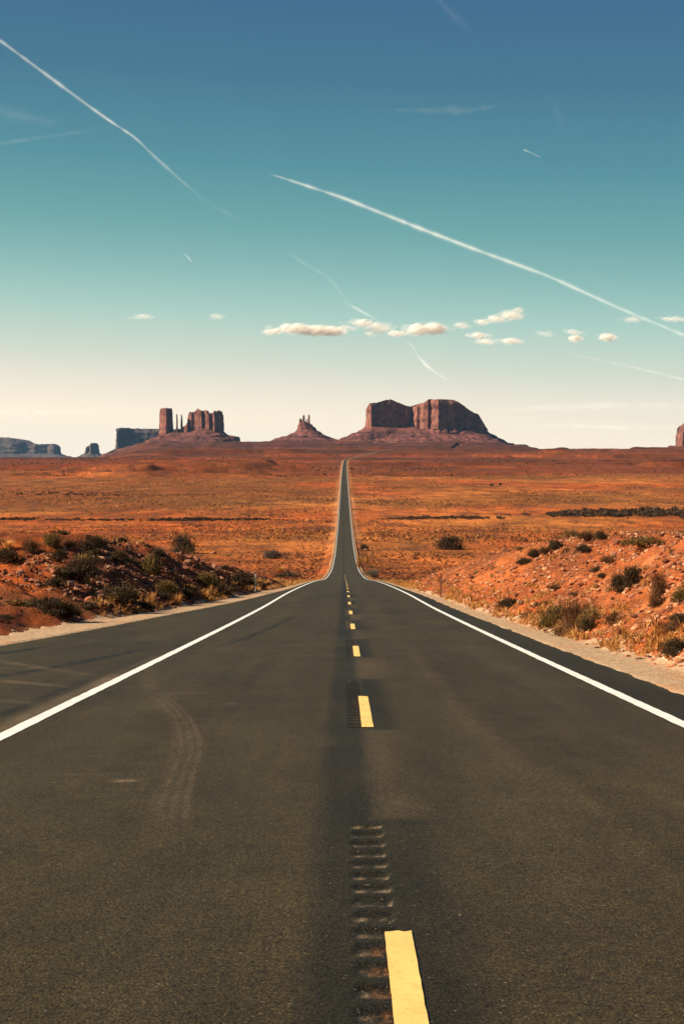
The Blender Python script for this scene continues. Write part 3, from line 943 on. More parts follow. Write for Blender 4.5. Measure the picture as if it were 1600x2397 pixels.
# ------------------------------------------------------------------ plants
def leaf_cloud(n, rx, h, seed, cols, leaf=(0.06, 0.018), clumps=26, up=0.5):
    """many small leaf blades gathered in clumps over a dome; returns mesh arrays"""
    r = np.random.default_rng(seed)
    th = r.uniform(0, 2 * np.pi, clumps); ph = np.arccos(r.uniform(0.0, 1, clumps)); rad = r.uniform(0.55, 1.0, clumps)
    ir = 1 + 0.25 * np.sin(3 * th + seed) + r.normal(0, 0.12, clumps)
    C = np.stack([rx * ir * np.sin(ph) * np.cos(th) * rad, rx * ir * np.sin(ph) * np.sin(th) * rad, h * (0.12 + 0.82 * np.cos(ph) * rad)], -1)
    cs = r.uniform(0.16, 0.32, clumps) * rx
    k = r.integers(0, clumps, n)
    P = C[k] + r.normal(0, 1, (n, 3)) * cs[k][:, None] * np.array([1, 1, 0.75])
    P[:, 2] = np.abs(P[:, 2]) + 0.01
    d = r.normal(0, 1, (n, 3)); d[:, 2] = np.abs(d[:, 2]) + up; d += 0.6 * P / max(rx, h)
    d /= np.linalg.norm(d, axis=1)[:, None]
    sd = np.cross(d, r.normal(0, 1, (n, 3))); sd /= np.linalg.norm(sd, axis=1)[:, None]
    L = leaf[0] * r.uniform(0.6, 1.5, n)[:, None]; Wd = leaf[1] * r.uniform(0.6, 1.4, n)[:, None]
    V = np.stack([P - sd * Wd * 0.5, P + sd * Wd * 0.5, P + d * L + sd * Wd * 0.35, P + d * L - sd * Wd * 0.35], 1).reshape(-1, 3)
    F = np.arange(4 * n).reshape(-1, 4)
    cc = np.array(cols)
    cl = cc[r.integers(0, len(cc), clumps)][k] * r.uniform(0.7, 1.3, n)[:, None]
    return V, F, np.repeat(cl, 4, 0)


def twigs(n, rx, h, seed, col):
    r = np.random.default_rng(seed)
    V = []; F = []
    for i in range(n):
        a = r.uniform(0, 2 * np.pi); rr = rx * r.uniform(0.3, 1.0); hh = h * r.uniform(0.4, 0.95)
        p0 = np.array([0.04 * math.cos(a), 0.04 * math.sin(a), -0.06]); p2 = np.array([rr * math.cos(a), rr * math.sin(a), hh])
        p1 = (p0 + p2) / 2 + r.normal(0, 0.06, 3) * rx + np.array([0, 0, 0.08 * h])
        b0 = len(V)
        for p, w in ((p0, 0.016), (p1, 0.010), (p2, 0.004)):
            for q in range(3):
                V.append(p + w * (0.6 + rx) * np.array([math.cos(q * 2.094), math.sin(q * 2.094), 0]))
        for s in range(2):
            for q in range(3):
                F.append((b0 + 3 * s + q, b0 + 3 * s + (q + 1) % 3, b0 + 3 * s + 3 + (q + 1) % 3, b0 + 3 * s + 3 + q))
    V = np.array(V)
    return V, np.array(F), np.tile(np.array([col]), (len(V), 1)) * np.random.default_rng(seed + 1).uniform(0.7, 1.3, (len(V), 1))


def tuft(n, rx, h, seed, cols):
    """grass tuft: bent blades from one root"""
    r = np.random.default_rng(seed)
    a = r.uniform(0, 2 * np.pi, n); b = np.abs(r.normal(0, 0.5, n)); hh = h * r.uniform(0.5, 1.1, n)
    root = np.stack([np.cos(a), np.sin(a), 0 * a], -1) * (rx * 0.35 * r.uniform(0, 1, n))[:, None]
    dirv = np.stack([np.cos(a) * np.sin(b), np.sin(a) * np.sin(b), np.cos(b)], -1)
    mid = root + dirv * (hh * 0.55)[:, None]
    tip = root + dirv * hh[:, None] + np.stack([np.cos(a), np.sin(a), -0.6 + 0 * a], -1) * (0.22 * hh)[:, None]
    sd = np.stack([-np.sin(a), np.cos(a), 0 * a], -1) * (0.010 * r.uniform(0.7, 1.5, n))[:, None]
    V = np.stack([root - sd, root + sd, mid + sd, mid - sd, tip], 1).reshape(-1, 3)
    i = np.arange(n) * 5
    F4 = np.stack([i, i + 1, i + 2, i + 3], -1); F3 = np.stack([i + 3, i + 2, i + 4], -1)
    cc = np.array(cols)[r.integers(0, len(cols), n)] * r.uniform(0.75, 1.25, n)[:, None]
    return V, [F4, F3], np.repeat(cc, 5, 0)


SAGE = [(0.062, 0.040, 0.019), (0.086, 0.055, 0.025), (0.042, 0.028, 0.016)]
OLIVE = [(0.120, 0.078, 0.024), (0.085, 0.056, 0.021), (0.175, 0.108, 0.032), (0.28, 0.155, 0.055)]
BROWN = [(0.115, 0.052, 0.022), (0.080, 0.040, 0.020), (0.165, 0.075, 0.028), (0.24, 0.13, 0.06)]
GREY = [(0.125, 0.095, 0.065), (0.095, 0.075, 0.053), (0.16, 0.12, 0.08)]
GOLD = [(0.60, 0.31, 0.085), (0.52, 0.23, 0.065), (0.66, 0.39, 0.14), (0.46, 0.18, 0.05)]

PROTO = {}
for nm, cols, lf in (("sage", SAGE, (0.075, 0.022)), ("olive", OLIVE, (0.08, 0.020)), ("brown", BROWN, (0.085, 0.016)), ("grey", GREY, (0.07, 0.02))):
    PROTO[nm] = []
    for k in range(3):
        sd = {"sage": 300, "olive": 320, "brown": 340, "grey": 360}[nm] + k
        V, F, c = leaf_cloud(2600 if nm != "brown" else 1800, 0.5, 0.55 + 0.06 * k, sd, cols, lf, 30)
        f = make_mesh("shrub_foliage", V, F, M['leaf'], False, {"tint": c})
        V, F, c = twigs(26 if nm != "brown" else 60, 0.5, 0.6, sd + 10, (0.10, 0.06, 0.035))
        t = make_mesh("shrub_branches", V, F, M['bark'], False, {"tint": c})
        PROTO[nm].append((f, t))
PROTO["gold"] = []
for k in range(4):
    V, F, c = tuft(150, 0.32, 0.55, 380 + k, GOLD)
    PROTO["gold"].append(make_mesh("grass_tuft", V, F, M['straw'], False, {"tint": c}))
# single-mesh versions for the small, far ones
SMALL = {}
for nm, cols in (("sage", SAGE), ("olive", OLIVE), ("brown", BROWN), ("grey", GREY)):
    SMALL[nm] = []
    for k in range(3):
        V, F, c = leaf_cloud(700, 0.5, 0.5, 400 + 7 * k + len(nm), cols, (0.13, 0.045), 18)
        SMALL[nm].append(make_mesh("desert_shrub", V, F, M['leaf'], False, {"tint": c}))

prng = random.Random(5)
n_shrub = 0


def shrub(kind, px, py, wpx, hpx, label, group=None, cat="shrub"):
    """a shrub seen at (px, py) by its foot, width and height in photo pixels"""
    x, y, z = on_ground(px, py)
    m = y / FPX
    sx, sz = wpx * m, hpx * m / 0.62
    rz = prng.uniform(0, 6.28)
    if kind == "gold":
        o = obj("grass_tuft", prng.choice(PROTO["gold"]), None, (x, y, z - 0.03), (0, 0, rz), (sx, sx, hpx * m / 0.55))
        tag(o, label, "grass tuft", group)
        return o
    r = empty("desert_shrub", (x, y, z - 0.04 * sz), rz)
    r.scale = (sx * 1.0, sx * 1.0, sz * 0.98)
    tag(r, label, cat, group)
    f, t = prng.choice(PROTO[kind])
    obj("foliage", f, r)
    obj("branches", t, r)
    return r


NAMED = [
    # right bank
    ("sage", 1052, 1287, 54, 30, "dark dome-shaped bush alone on the bare flat right of the distant road"),
    ("sage", 1447, 1392, 40, 40, "left bush of the dark rounded pair halfway up the right bank"),
    ("sage", 1476, 1378, 40, 44, "right and higher bush of the dark rounded pair halfway up the right bank"),
    ("brown", 1540, 1398, 44, 52, "thin straggly dark bush above a second one on the steep right bank"),
    ("brown", 1532, 1424, 34, 40, "lower thin straggly bush right of the dark rounded pair"),
    ("olive", 1300, 1470, 62, 56, "broad olive bush at the left of the big clump below the right bank"),
    ("brown", 1345, 1462, 66, 60, "tall brown bush in the middle of the big clump below the right bank"),
    ("olive", 1378, 1462, 46, 44, "olive bush at the right end of the big clump on the right bank"),
    ("brown", 1325, 1490, 66, 34, "low rust-brown bush in front of the big clump beside the gravel"),
    ("sage", 1372, 1480, 40, 30, "dark low bush in front of the olive bush at the foot of the right bank"),
    ("brown", 1430, 1462, 42, 26, "flat brown bush just right of the big clump on the right bank"),
    ("gold", 1462, 1500, 46, 40, "rust-gold grass clump between the brown bush and the gravel of the right bank"),
    ("sage", 1578, 1535, 66, 40, "dark bush cut by the right edge of the photo, just above the gravel"),
    ("brown", 1570, 1482, 50, 34, "dark brown bush near the right edge above the clump by the gravel"),
    ("olive", 1592, 1412, 40, 34, "green-brown bush at the right edge, level with the straggly bushes"),
    ("sage", 1498, 1552, 26, 14, "small dark bush lying at the edge of the right gravel"),
    ("sage", 1228, 1322, 30, 18, "lowest bush of the dark row climbing the crest of the right bank"),
    ("sage", 1250, 1306, 32, 22, "second bush from the bottom of the dark row on the crest of the right bank"),
    ("brown", 1275, 1300, 30, 20, "brown bush third in the dark row on the crest of the right bank"),
    ("sage", 1300, 1288, 36, 22, "top bush of the dark row on the crest of the right bank"),
    ("sage", 1364, 1293, 34, 20, "dark bush alone on the crest, right of the climbing row"),
    ("olive", 1336, 1260, 36, 18, "olive bush behind the crest of the right bank, leftmost of three"),
    ("brown", 1370, 1270, 44, 20, "brown low bush behind the crest, middle of three"),
    ("sage", 1404, 1264, 26, 16, "dark bush behind the crest, rightmost of three"),
    ("olive", 1500, 1280, 84, 20, "long low olive bush on the flat top of the right bank"),
    ("brown", 1420, 1322, 36, 16, "flat brown bush on the upper slope below the crest of the right bank"),
    ("sage", 1408, 1354, 20, 14, "small dark bush in the middle of the stony right bank"),
    ("sage", 1188, 1424, 48, 24, "dark flat bush beside the asphalt, before the right bank rises"),
    ("brown", 1236, 1448, 36, 18, "reddish low bush at the foot of the right bank, left of the big clump"),
    ("grey", 868, 1352, 34, 18, "grey bush by the road just past the crest, on its right"),
    ("sage", 852, 1288, 20, 14, "small black bush beside the descending road on its right"),
    # left bank
    ("sage", 14, 1318, 66, 34, "big dark bush at the left edge on top of the left bank"),
    ("gold", 18, 1292, 70, 30, "bright golden grass clump at the left edge behind the dark bush"),
    ("brown", 72, 1294, 44, 30, "brown bush right of the golden grass clump on the left bank"),
    ("olive", 122, 1284, 40, 28, "olive bush on the flat top of the left bank, left of the low pair"),
    ("sage", 140, 1312, 38, 26, "dark bush in front of the olive bush on the left bank top"),
    ("brown", 168, 1284, 36, 22, "brown bush, left of the low pair on the left bank top"),
    ("sage", 200, 1294, 30, 20, "dark bush, right of the low pair on the left bank top"),
    ("sage", 228, 1278, 50, 26, "wide dark bush shading bare orange soil, top of the left bank"),
    ("sage", 188, 1356, 74, 46, "large dark bush at the upper left end of the shaded rubble slope"),
    ("olive", 200, 1332, 54, 30, "olive bush directly behind the large dark bush of the rubble slope"),
    ("sage", 282, 1314, 44, 24, "dark bush on the crest above the shaded rubble slope"),
    ("olive", 352, 1346, 52, 50, "yellow-green bush with a dark foot halfway along the left bank"),
    ("sage", 276, 1408, 84, 40, "widest black-green bush low on the shaded rubble slope"),
    ("sage", 336, 1428, 40, 26, "dark round bush close to the gravel of the pull-out"),
    ("olive", 392, 1392, 56, 34, "olive bush on the lower part of the shaded left bank"),
    ("sage", 432, 1405, 46, 24, "dark bush between gold grass clumps by the left gravel"),
    ("olive", 490, 1372, 56, 34, "olive bush at mid height near the far end of the left bank"),
    ("sage", 522, 1394, 34, 34, "upright green-black bush near the gravel at the far end of the left bank"),
    ("sage", 566, 1372, 56, 30, "dark bush just left of the marker post by the pull-out"),
    ("sage", 676, 1352, 64, 14, "long flat dark bush where the left gravel narrows"),
    ("grey", 638, 1308, 40, 22, "grey bush on the orange plain behind the far end of the left bank"),
    ("sage", 430, 1296, 48, 40, "blue-black bush among pale boulders on the crest of the left bank"),
    ("sage", 84, 1420, 72, 22, "added bush mat standing in for a shadow on bare orange earth, left end"),  # this and the next two: flat bushes added in place of a shadow
    ("sage", 128, 1438, 84, 30, "added bush mat standing in for a shadow on bare orange earth, middle"),
    ("sage", 164, 1452, 50, 24, "added bush mat standing in for a shadow where it meets the left gravel"),
    ("sage", 18, 1452, 30, 12, "small dark bush at the left edge, low on the bare orange earth"),
    ("gold", 352, 1424, 44, 46, "tall tan grass clump by the gravel, between two dark bushes of the left bank"),
    ("gold", 415, 1418, 54, 36, "tan grass clump by the left gravel, right of the tall one"),
    ("gold", 480, 1404, 50, 32, "orange grass clump by the left gravel below the olive bush"),
    ("gold", 655, 1342, 60, 22, "pale gold grass behind the long flat bush where the left gravel narrows"),
    ("gold", 840, 1330, 30, 40, "tall gold grass hugging the right edge of the road at the crest"),
    ("gold", 858, 1318, 36, 34, "gold grass clump just outside the tall grass at the road crest"),
    ("gold", 1125, 1424, 36, 24, "gold grass clump in front of the dark flat bush by the right asphalt"),
]
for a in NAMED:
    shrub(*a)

# the many small look-alikes
def scatter_shrubs(n, xr, yr, kinds, size, label, group, seed, cond=None):
    r = random.Random(seed)
    k = 0; tries = 0
    while k < n and tries < n * 40:
        tries += 1
        y = r.uniform(*yr); x = r.uniform(*xr)
        d = x - float(road_x(y))
        e = (-d - float(edge_l(y) + grav_l(y))) if d < 0 else (d - float(edge_r(y) + grav_r(y)))
        if e < 0.5: continue
        if abs(x) > 0.245 * y + 1: continue
        if cond and not cond(x, y, e): continue
        s = r.uniform(*size)
        nm = r.choice(kinds)
        o = obj("desert_shrub", r.choice(SMALL[nm]), None, (x, y, terr1(x, y) - 0.04), (0, 0, r.uniform(0, 6.28)), (s, s, s * r.uniform(0.6, 1.0)))
        tag(o, label, "shrub", group)
        k += 1


scatter_shrubs(108, (-22, -5), (38, 105), ["sage", "olive", "brown", "sage"], (0.3, 0.85), "small dark shrub rooted among the rubble of the left bank", "small shrubs of the left bank", 41)
scatter_shrubs(80, (5, 24), (28, 105), ["brown", "sage", "olive", "brown"], (0.15, 0.5), "small brownish shrub rooted in the stony slope of the right bank", "small shrubs of the right bank", 42)
scatter_shrubs(20, (-75, -5), (180, 330), ["sage", "brown", "grey"], (0.6, 1.6), "small shrub on the orange flat beyond the left bank", "shrubs on the flat beyond the left bank", 43)
scatter_shrubs(20, (5, 75), (180, 330), ["sage", "brown", "grey"], (0.6, 1.6), "small shrub on the orange flat beyond the right bank", "shrubs on the flat beyond the right bank", 44)


def scrub_field(name, n, yr, seed, size, cols, halfw=0.30, dens=None, leaves=9):
    """uncounted low scrub over the far plain, one mesh of small leaf blades"""
    r = np.random.default_rng(seed)
    y = np.exp(r.uniform(math.log(yr[0]), math.log(yr[1]), n)) if yr[1] / yr[0] > 2 else r.uniform(*yr, n)
    x = r.uniform(-1, 1, n) * halfw * (y + 30)
    d = x - road_x(y)
    e = np.where(d < 0, -d - (edge_l(y) + grav_l(y)), d - (edge_r(y) + grav_r(y)))
    keep = e > 2.5
    if dens is not None: keep &= dens(x, y) > r.uniform(0, 1, n)
    x, y = x[keep], y[keep]; n = len(x)
    z = terr(x, y)
    s = r.uniform(*size, n) * (0.6 + 0.8 * vnoise(x / 40, y / 60, seed))
    cc = np.array(cols)[r.integers(0, len(cols), n)] * r.uniform(0.7, 1.3, n)[:, None]
    k = np.repeat(np.arange(n), leaves); m = len(k)
    P = np.stack([x[k], y[k], z[k]], -1) + r.normal(0, 0.34, (m, 3)) * s[k][:, None] * np.array([1, 1, 0])
    P[:, 2] += np.abs(r.normal(0.25, 0.2, m)) * s[k]
    dv = r.normal(0, 1, (m, 3)); dv[:, 2] = np.abs(dv[:, 2]) + 0.4; dv /= np.linalg.norm(dv, axis=1)[:, None]
    sd = np.cross(dv, r.normal(0, 1, (m, 3))); sd /= np.linalg.norm(sd, axis=1)[:, None]
    L = (0.36 * s[k] * r.uniform(0.6, 1.3, m))[:, None]
    V = np.stack([P - sd * L * .5, P + sd * L * .5, P + dv * L + sd * L * .3, P + dv * L - sd * L * .3], 1).reshape(-1, 3)
    c = np.repeat(cc[k] * r.uniform(0.8, 1.2, m)[:, None], 4, 0)
    o = obj(name, make_mesh(name, V, np.arange(4 * m).reshape(-1, 4), M['scrub'], False, {"tint": c}))
    return o


tag(scrub_field("desert_scrub", 40000, (140, 800), 61, (0.22, 0.95), [(0.11, 0.040, 0.019), (0.15, 0.055, 0.024), (0.075, 0.040, 0.020), (0.36, 0.15, 0.045)], leaves=7),
    "low dark scrub dotted thickly over the orange plain", "scrub", kind="stuff")
tag(scrub_field("desert_scrub", 24000, (1850, 5200), 63, (1.6, 4.2), [(0.085, 0.045, 0.026), (0.06, 0.038, 0.022), (0.13, 0.062, 0.034)], leaves=4,
                dens=lambda x, y: 0.06 + 1.0 * sst(0.0, 0.3, fbm(x / 300, y / 170, 98, 5))),
    "dark scrub in long bands over the red ledges below the buttes", "scrub", kind="stuff")
tag(scrub_field("desert_scrub", 46000, (650, 2600), 62, (0.6, 1.7), [(0.15, 0.062, 0.025), (0.10, 0.050, 0.022), (0.37, 0.16, 0.042)], leaves=4,
                dens=lambda x, y: 0.15 + 0.85 * sst(-0.2, 0.3, fbm(x / 210 + 3, y / 230, 93, 4))),
    "olive and straw scrub covering the middle of the far plain", "scrub", kind="stuff")


def brush_line(pts, n, size, seed, thick):
    r = np.random.default_rng(seed)
    px = np.array([p[0] for p in pts], float); py = np.array([p[1] for p in pts], float)
    G = np.array([on_ground(a, b)[:2] for a, b in zip(px, py)])
    t = r.uniform(0, 1, n)
    w = np.interp(t, np.linspace(0, 1, len(pts)), [p[2] for p in pts])
    x = np.interp(t, np.linspace(0, 1, len(pts)), G[:, 0]); y = np.interp(t, np.linspace(0, 1, len(pts)), G[:, 1])
    y = y + r.normal(0, thick, n) * w; x = x + r.normal(0, 3, n)
    ok = vnoise(x / 9, y / 90, seed) > 0.28
    x, y, w = x[ok], y[ok], w[ok]
    z = terr(x, y)
    s = r.uniform(0.5, 1.1, len(x)) * size * w * (0.6 + 0.7 * vnoise(x / 14, y / 60, seed + 1))
    Vs = []; Cs = []
    for i in range(len(x)):
        V, F, c = leaf_cloud(44, 0.62, 0.75, seed * 1000 + i, [(0.058, 0.037, 0.021), (0.082, 0.050, 0.027), (0.042, 0.028, 0.018)], (0.34, 0.17), 9)
        Vs.append(V * s[i] * np.array([1.25, 1.25, 0.85]) + np.array([x[i], y[i], z[i] - 0.1])); Cs.append(c)
    V = np.vstack(Vs)
    return obj("brush", make_mesh("brush", V, np.arange(len(V)).reshape(-1, 4), M['scrub'], False, {"tint": np.vstack(Cs)}))


tag(brush_line([(-60, 1216, 1), (120, 1218, 1.1), (330, 1219, 1.0), (480, 1218, 1.3), (560, 1217, 0.8)], 420, 1.5, 71, 5), "thin dark line of brush along a wash across the left plain", "brush", kind="stuff")
tag(brush_line([(900, 1215, 0.5), (960, 1214, 0.9), (1040, 1213, 1.1), (1170, 1214, 1.0)], 260, 1.7, 72, 6), "dark line of brush along a wash nearest the road on the right", "brush", kind="stuff")
tag(brush_line([(1190, 1207, 0.6), (1290, 1206, 1.0), (1400, 1204, 1.7), (1500, 1205, 2.0), (1700, 1206, 2.2)], 520, 2.2, 73, 10), "thick dark belt of brush on the plain near the right edge", "brush", kind="stuff")
tag(brush_line([(835, 1262, 0.6), (900, 1270, 0.6), (980, 1272, 0.8)], 60, 0.8, 74, 2), "short dark row of brush close to the descending road on its right", "brush", kind="stuff")
tag(brush_line([(590, 1218, 1.0), (600, 1217, 1.4), (625, 1218, .7), (700, 1219, .4)], 60, 1.7, 75, 3), "short tuft of brush at the road end of the left wash", "brush", kind="stuff")

tag(brush_line([(150, 1243, .5), (260, 1241, .9), (380, 1240, .7), (490, 1238, .5)], 150, 0.9, 76, 4), "second broken dark row of brush, nearer than the left wash", "brush", kind="stuff")
tag(brush_line([(1060, 1243, .4), (1180, 1240, .8), (1290, 1239, .6), (1420, 1238, .5)], 150, 0.9, 77, 4), "second broken dark row of brush, nearer than the right wash", "brush", kind="stuff")
tag(brush_line([(-60, 1160, 1.0), (120, 1158, 1.2), (300, 1160, 1.0), (460, 1158, .5)], 200, 1.4, 78, 25), "far olive row of brush across the left plain", "brush", kind="stuff")

# two lone dark trees far out on the plain
def juniper(px, py, w, h, label):
    x, y, z = on_ground(px, py)
    m = y / FPX
    r = empty("juniper_tree", (x, y, z)); tag(r, label, "tree")
    V, F, c = leaf_cloud(500, 0.5 * w * m, h * m * 0.95, int(px), [(0.05, 0.045, 0.025), (0.035, 0.03, 0.02)], (0.6, 0.25), 20)
    V[:, 2] += 0.12 * h * m
    obj("crown", make_mesh("juniper_crown", V, F, M['scrub'], False, {"tint": c}), r)
    V, F, c = twigs(9, 0.3 * w * m, h * m * 0.7, int(px) + 1, (0.08, 0.05, 0.03))
    obj("trunk", make_mesh("juniper_trunk", V * np.array([1, 1, 1]), F, M['bark'], False, {"tint": c}), r)


juniper(1150, 1141, 10, 8, "round dark tree far out on the right plain, wider of two")
juniper(1170, 1139, 5, 9, "narrow upright dark tree far out on the right plain")


def grass_field():
    """uncounted dry grass along the gravel and over the banks"""
    r = np.random.default_rng(77)
    n = 3100
    y = np.exp(r.uniform(math.log(17), math.log(330), n))
    side = np.where(r.uniform(0, 1, n) < 0.5, -1, 1)
    E = np.where(side < 0, edge_l(y) + grav_l(y), edge_r(y) + grav_r(y))
    e = np.where(r.uniform(0, 1, n) < 0.6, np.abs(r.normal(0.2, 0.7, n)), r.uniform(0, 16, n))
    x = road_x(y) + side * (E + e)
    keep = (np.abs(x) < 0.26 * y + 1) & (fbm(x / 2.5, y / 4, 79, 3) + 0.25 * (e < 1.0) > 0.12) & ((side > 0) | (y > 49))
    x, y = x[keep], y[keep]
    z = terr(x, y)
    Vs = []; F4 = []; F3 = []; Cs = []; b = 0
    base = [tuft(22, 0.3, 0.32, 90 + k, GOLD) for k in range(6)]
    for i in range(len(x)):
        V, (a, c3), c = base[i % 6]
        s = r.uniform(0.4, 1.15) * (1 + y[i] / 300); q = r.uniform(0, 6.28)
        R = np.array([[math.cos(q), -math.sin(q), 0], [math.sin(q), math.cos(q), 0], [0, 0, 1]])
        Vs.append(V @ R.T * s + np.array([x[i], y[i], z[i] - 0.01])); F4.append(a + b); F3.append(c3 + b); Cs.append(c * r.uniform(0.7, 1.15)); b += len(V)
    o = obj("dry_grass", make_mesh("dry_grass", np.vstack(Vs), [np.vstack(F4), np.vstack(F3)], M['straw'], False, {"tint": np.vstack(Cs)}))
    tag(o, "short golden dry grass along the gravel and over both banks", "grass", kind="stuff")


grass_field()


# ------------------------------------------------------------------ stones
def ico():
    t = (1 + 5 ** .5) / 2
    V = np.array([(-1, t, 0), (1, t, 0), (-1, -t, 0), (1, -t, 0), (0, -1, t), (0, 1, t), (0, -1, -t), (0, 1, -t), (t, 0, -1), (t, 0, 1), (-t, 0, -1), (-t, 0, 1)], float)
    V /= np.linalg.norm(V[0])
    F = np.array([(0, 11, 5), (0, 5, 1), (0, 1, 7), (0, 7, 10), (0, 10, 11), (1, 5, 9), (5, 11, 4), (11, 10, 2), (10, 7, 6), (7, 1, 8), (3, 9, 4), (3, 4, 2), (3, 2, 6), (3, 6, 8), (3, 8, 9), (4, 9, 5), (2, 4, 11), (6, 2, 10), (8, 6, 7), (9, 8, 1)])
    return V, F


ICO_V, ICO_F = ico()


def ico2():
    V = [tuple(v) for v in ICO_V]; F = []; mid = {}
    def m(a, b):
        k = (min(a, b), max(a, b))
        if k not in mid:
            p = (np.array(V[a]) + np.array(V[b])); p /= np.linalg.norm(p); mid[k] = len(V); V.append(tuple(p))
        return mid[k]
    for a, b, c in ICO_F:
        ab, bc, ca = m(a, b), m(b, c), m(c, a)
        F += [(a, ab, ca), (b, bc, ab), (c, ca, bc), (ab, bc, ca)]
    return np.array(V), np.array(F)


I2V, I2F = ico2()
STONE = []
for k in range(7):
    r = np.random.default_rng(500 + k)
    V = I2V * 1.0
    for q in range(9):                                   # cut flat faces
        n = r.normal(0, 1, 3); n /= np.linalg.norm(n); h = r.uniform(0.55, 0.85)
        dd = V @ n; V = V - np.maximum(dd - h, 0)[:, None] * n
    V = V * np.array([1, r.uniform(0.6, 0.95), r.uniform(0.4, 0.75)]) * 0.5 + r.normal(0, 0.012, V.shape)
    c = np.array([(0.28, 0.125, 0.070), (0.22, 0.080, 0.044), (0.36, 0.200, 0.120), (0.25, 0.100, 0.056), (0.16, 0.075, 0.052), (0.30, 0.135, 0.075), (0.29, 0.105, 0.050)][k])
    STONE.append(make_mesh("rock", V, I2F, M['stone'], False, {"tint": np.tile(c, (len(V), 1)) * r.uniform(0.85, 1.15, (len(V), 1))}))


def rock(x, y, s, r, label, group=None):
    o = obj("rock", r.choice(STONE), None, (x, y, terr1(x, y) + 0.08 * s), (r.uniform(-.4, .4), r.uniform(-.4, .4), r.uniform(0, 6.28)), (s, s, s))
    tag(o, label, "rock", group)
    return o


def scatter_rocks(n, side, yr, er, size, label, group, seed):
    r = random.Random(seed); k = 0
    while k < n:
        y = yr[0] * (yr[1] / yr[0]) ** r.random(); e = r.uniform(*er)
        E = float((edge_l(y) + grav_l(y)) if side < 0 else (edge_r(y) + grav_r(y)))
        x = float(road_x(y)) + side * (E + e)
        if abs(x) > 0.24 * y + 0.5: continue
        s = size[0] * (size[1] / size[0]) ** (r.random() ** 1.6)
        rock(x, y, s, r, label, group); k += 1


scatter_rocks(150, -1, (51, 100), (0.2, 4), (0.16, 0.6), "angular rock in the shaded rubble slope of the left bank", "rocks of the left bank", 81)
scatter_rocks(130, 1, (27, 92), (0.3, 8), (0.12, 0.42), "reddish rock lying on the sunlit slope of the right bank", "rocks of the right bank", 82)
rr = random.Random(3)
for (px, py, w, lab) in ((438, 1308, 22, "pale round boulder beside the blue-black bush on the left bank crest"),
                         (498, 1298, 20, "pale boulder alone on the crest of the left bank, right of the blue-black bush"),
                         (442, 1408, 16, "pale stone by the left gravel between dark bush and gold grass"),
                         (384, 1342, 18, "tall tan boulder right of the yellow-green bush on the left bank"),
                         (502, 1328, 18, "pinkish boulder below the crest of the left bank"),
                         (614, 1388, 9, "small brown stone on the gravel by the left marker post"),
                         (1563, 1122, 9, "pale boulder far out on the plain near the right edge"),
                         (856, 1290, 14, "pale stone next to the small black bush by the descending road")):
    x, y, z = on_ground(px, py)
    rock(x, y, w * y / FPX, rr, lab)


def rubble(name, side, n, yr, er, size, seed, cols, label):
    r = np.random.default_rng(seed)
    y = np.exp(r.uniform(math.log(yr[0]), math.log(yr[1]), n))
    e = r.uniform(0, 1, n) ** 1.2 * (er[1] - er[0]) + er[0]
    E = (edge_l(y) + grav_l(y)) if side < 0 else (edge_r(y) + grav_r(y))
    x = road_x(y) + side * (E + e)
    keep = (np.abs(x) < 0.26 * y + 1) & (fbm(x / 1.7, y / 3, seed, 3) > -0.35)
    x, y = x[keep], y[keep]; n = len(x)
    z = terr(x, y)
    s = size[0] * (size[1] / size[0]) ** (r.uniform(0, 1, n) ** 1.5)
    V = np.repeat(ICO_V[None], n, 0) * r.uniform(0.65, 1.2, (n, 12, 1))
    V = V * np.stack([np.ones(n), r.uniform(.5, 1, n), r.uniform(.35, .8, n)], -1)[:, None, :] * (0.5 * s)[:, None, None]
    q = r.uniform(0, 6.28, n); cq, sq = np.cos(q)[:, None], np.sin(q)[:, None]
    V = np.stack([V[..., 0] * cq - V[..., 1] * sq, V[..., 0] * sq + V[..., 1] * cq, V[..., 2]], -1)
    V = V + np.stack([x, y, z + 0.1 * s], -1)[:, None, :]
    F = (ICO_F[None] + 12 * np.arange(n)[:, None, None]).reshape(-1, 3)
    c = np.array(cols)[r.integers(0, len(cols), n)] * r.uniform(0.7, 1.25, n)[:, None]
    o = obj(name, make_mesh(name, V.reshape(-1, 3), F, M['stone'], False, {"tint": np.repeat(c, 12, 0)}))
    tag(o, label, "rubble", kind="stuff")


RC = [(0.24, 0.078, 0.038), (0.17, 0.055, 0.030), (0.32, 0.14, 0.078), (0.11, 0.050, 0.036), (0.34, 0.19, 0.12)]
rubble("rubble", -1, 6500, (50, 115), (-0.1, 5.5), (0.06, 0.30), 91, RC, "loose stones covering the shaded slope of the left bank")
rubble("rubble", 1, 20000, (19, 115), (-0.1, 11), (0.05, 0.26), 92, [(0.40, 0.17, 0.085), (0.26, 0.085, 0.038), (0.46, 0.24, 0.13), (0.13, 0.045, 0.026), (0.38, 0.16, 0.08)], "loose stones strewn over the sunlit slope of the right bank")
PC = [(0.42, 0.29, 0.18), (0.60, 0.45, 0.30), (0.24, 0.145, 0.09), (0.68, 0.54, 0.40), (0.14, 0.080, 0.055)]
rubble("pebbles", -1, 9000, (18, 100), (-1.45, 0.35), (0.02, 0.11), 93, PC, "pale pebbles of the gravel strip beside the pull-out")
rubble("pebbles", 1, 11000, (10, 90), (-1.05, 0.6), (0.02, 0.10), 94, PC, "pale pebbles of the gravel strip on the right shoulder")


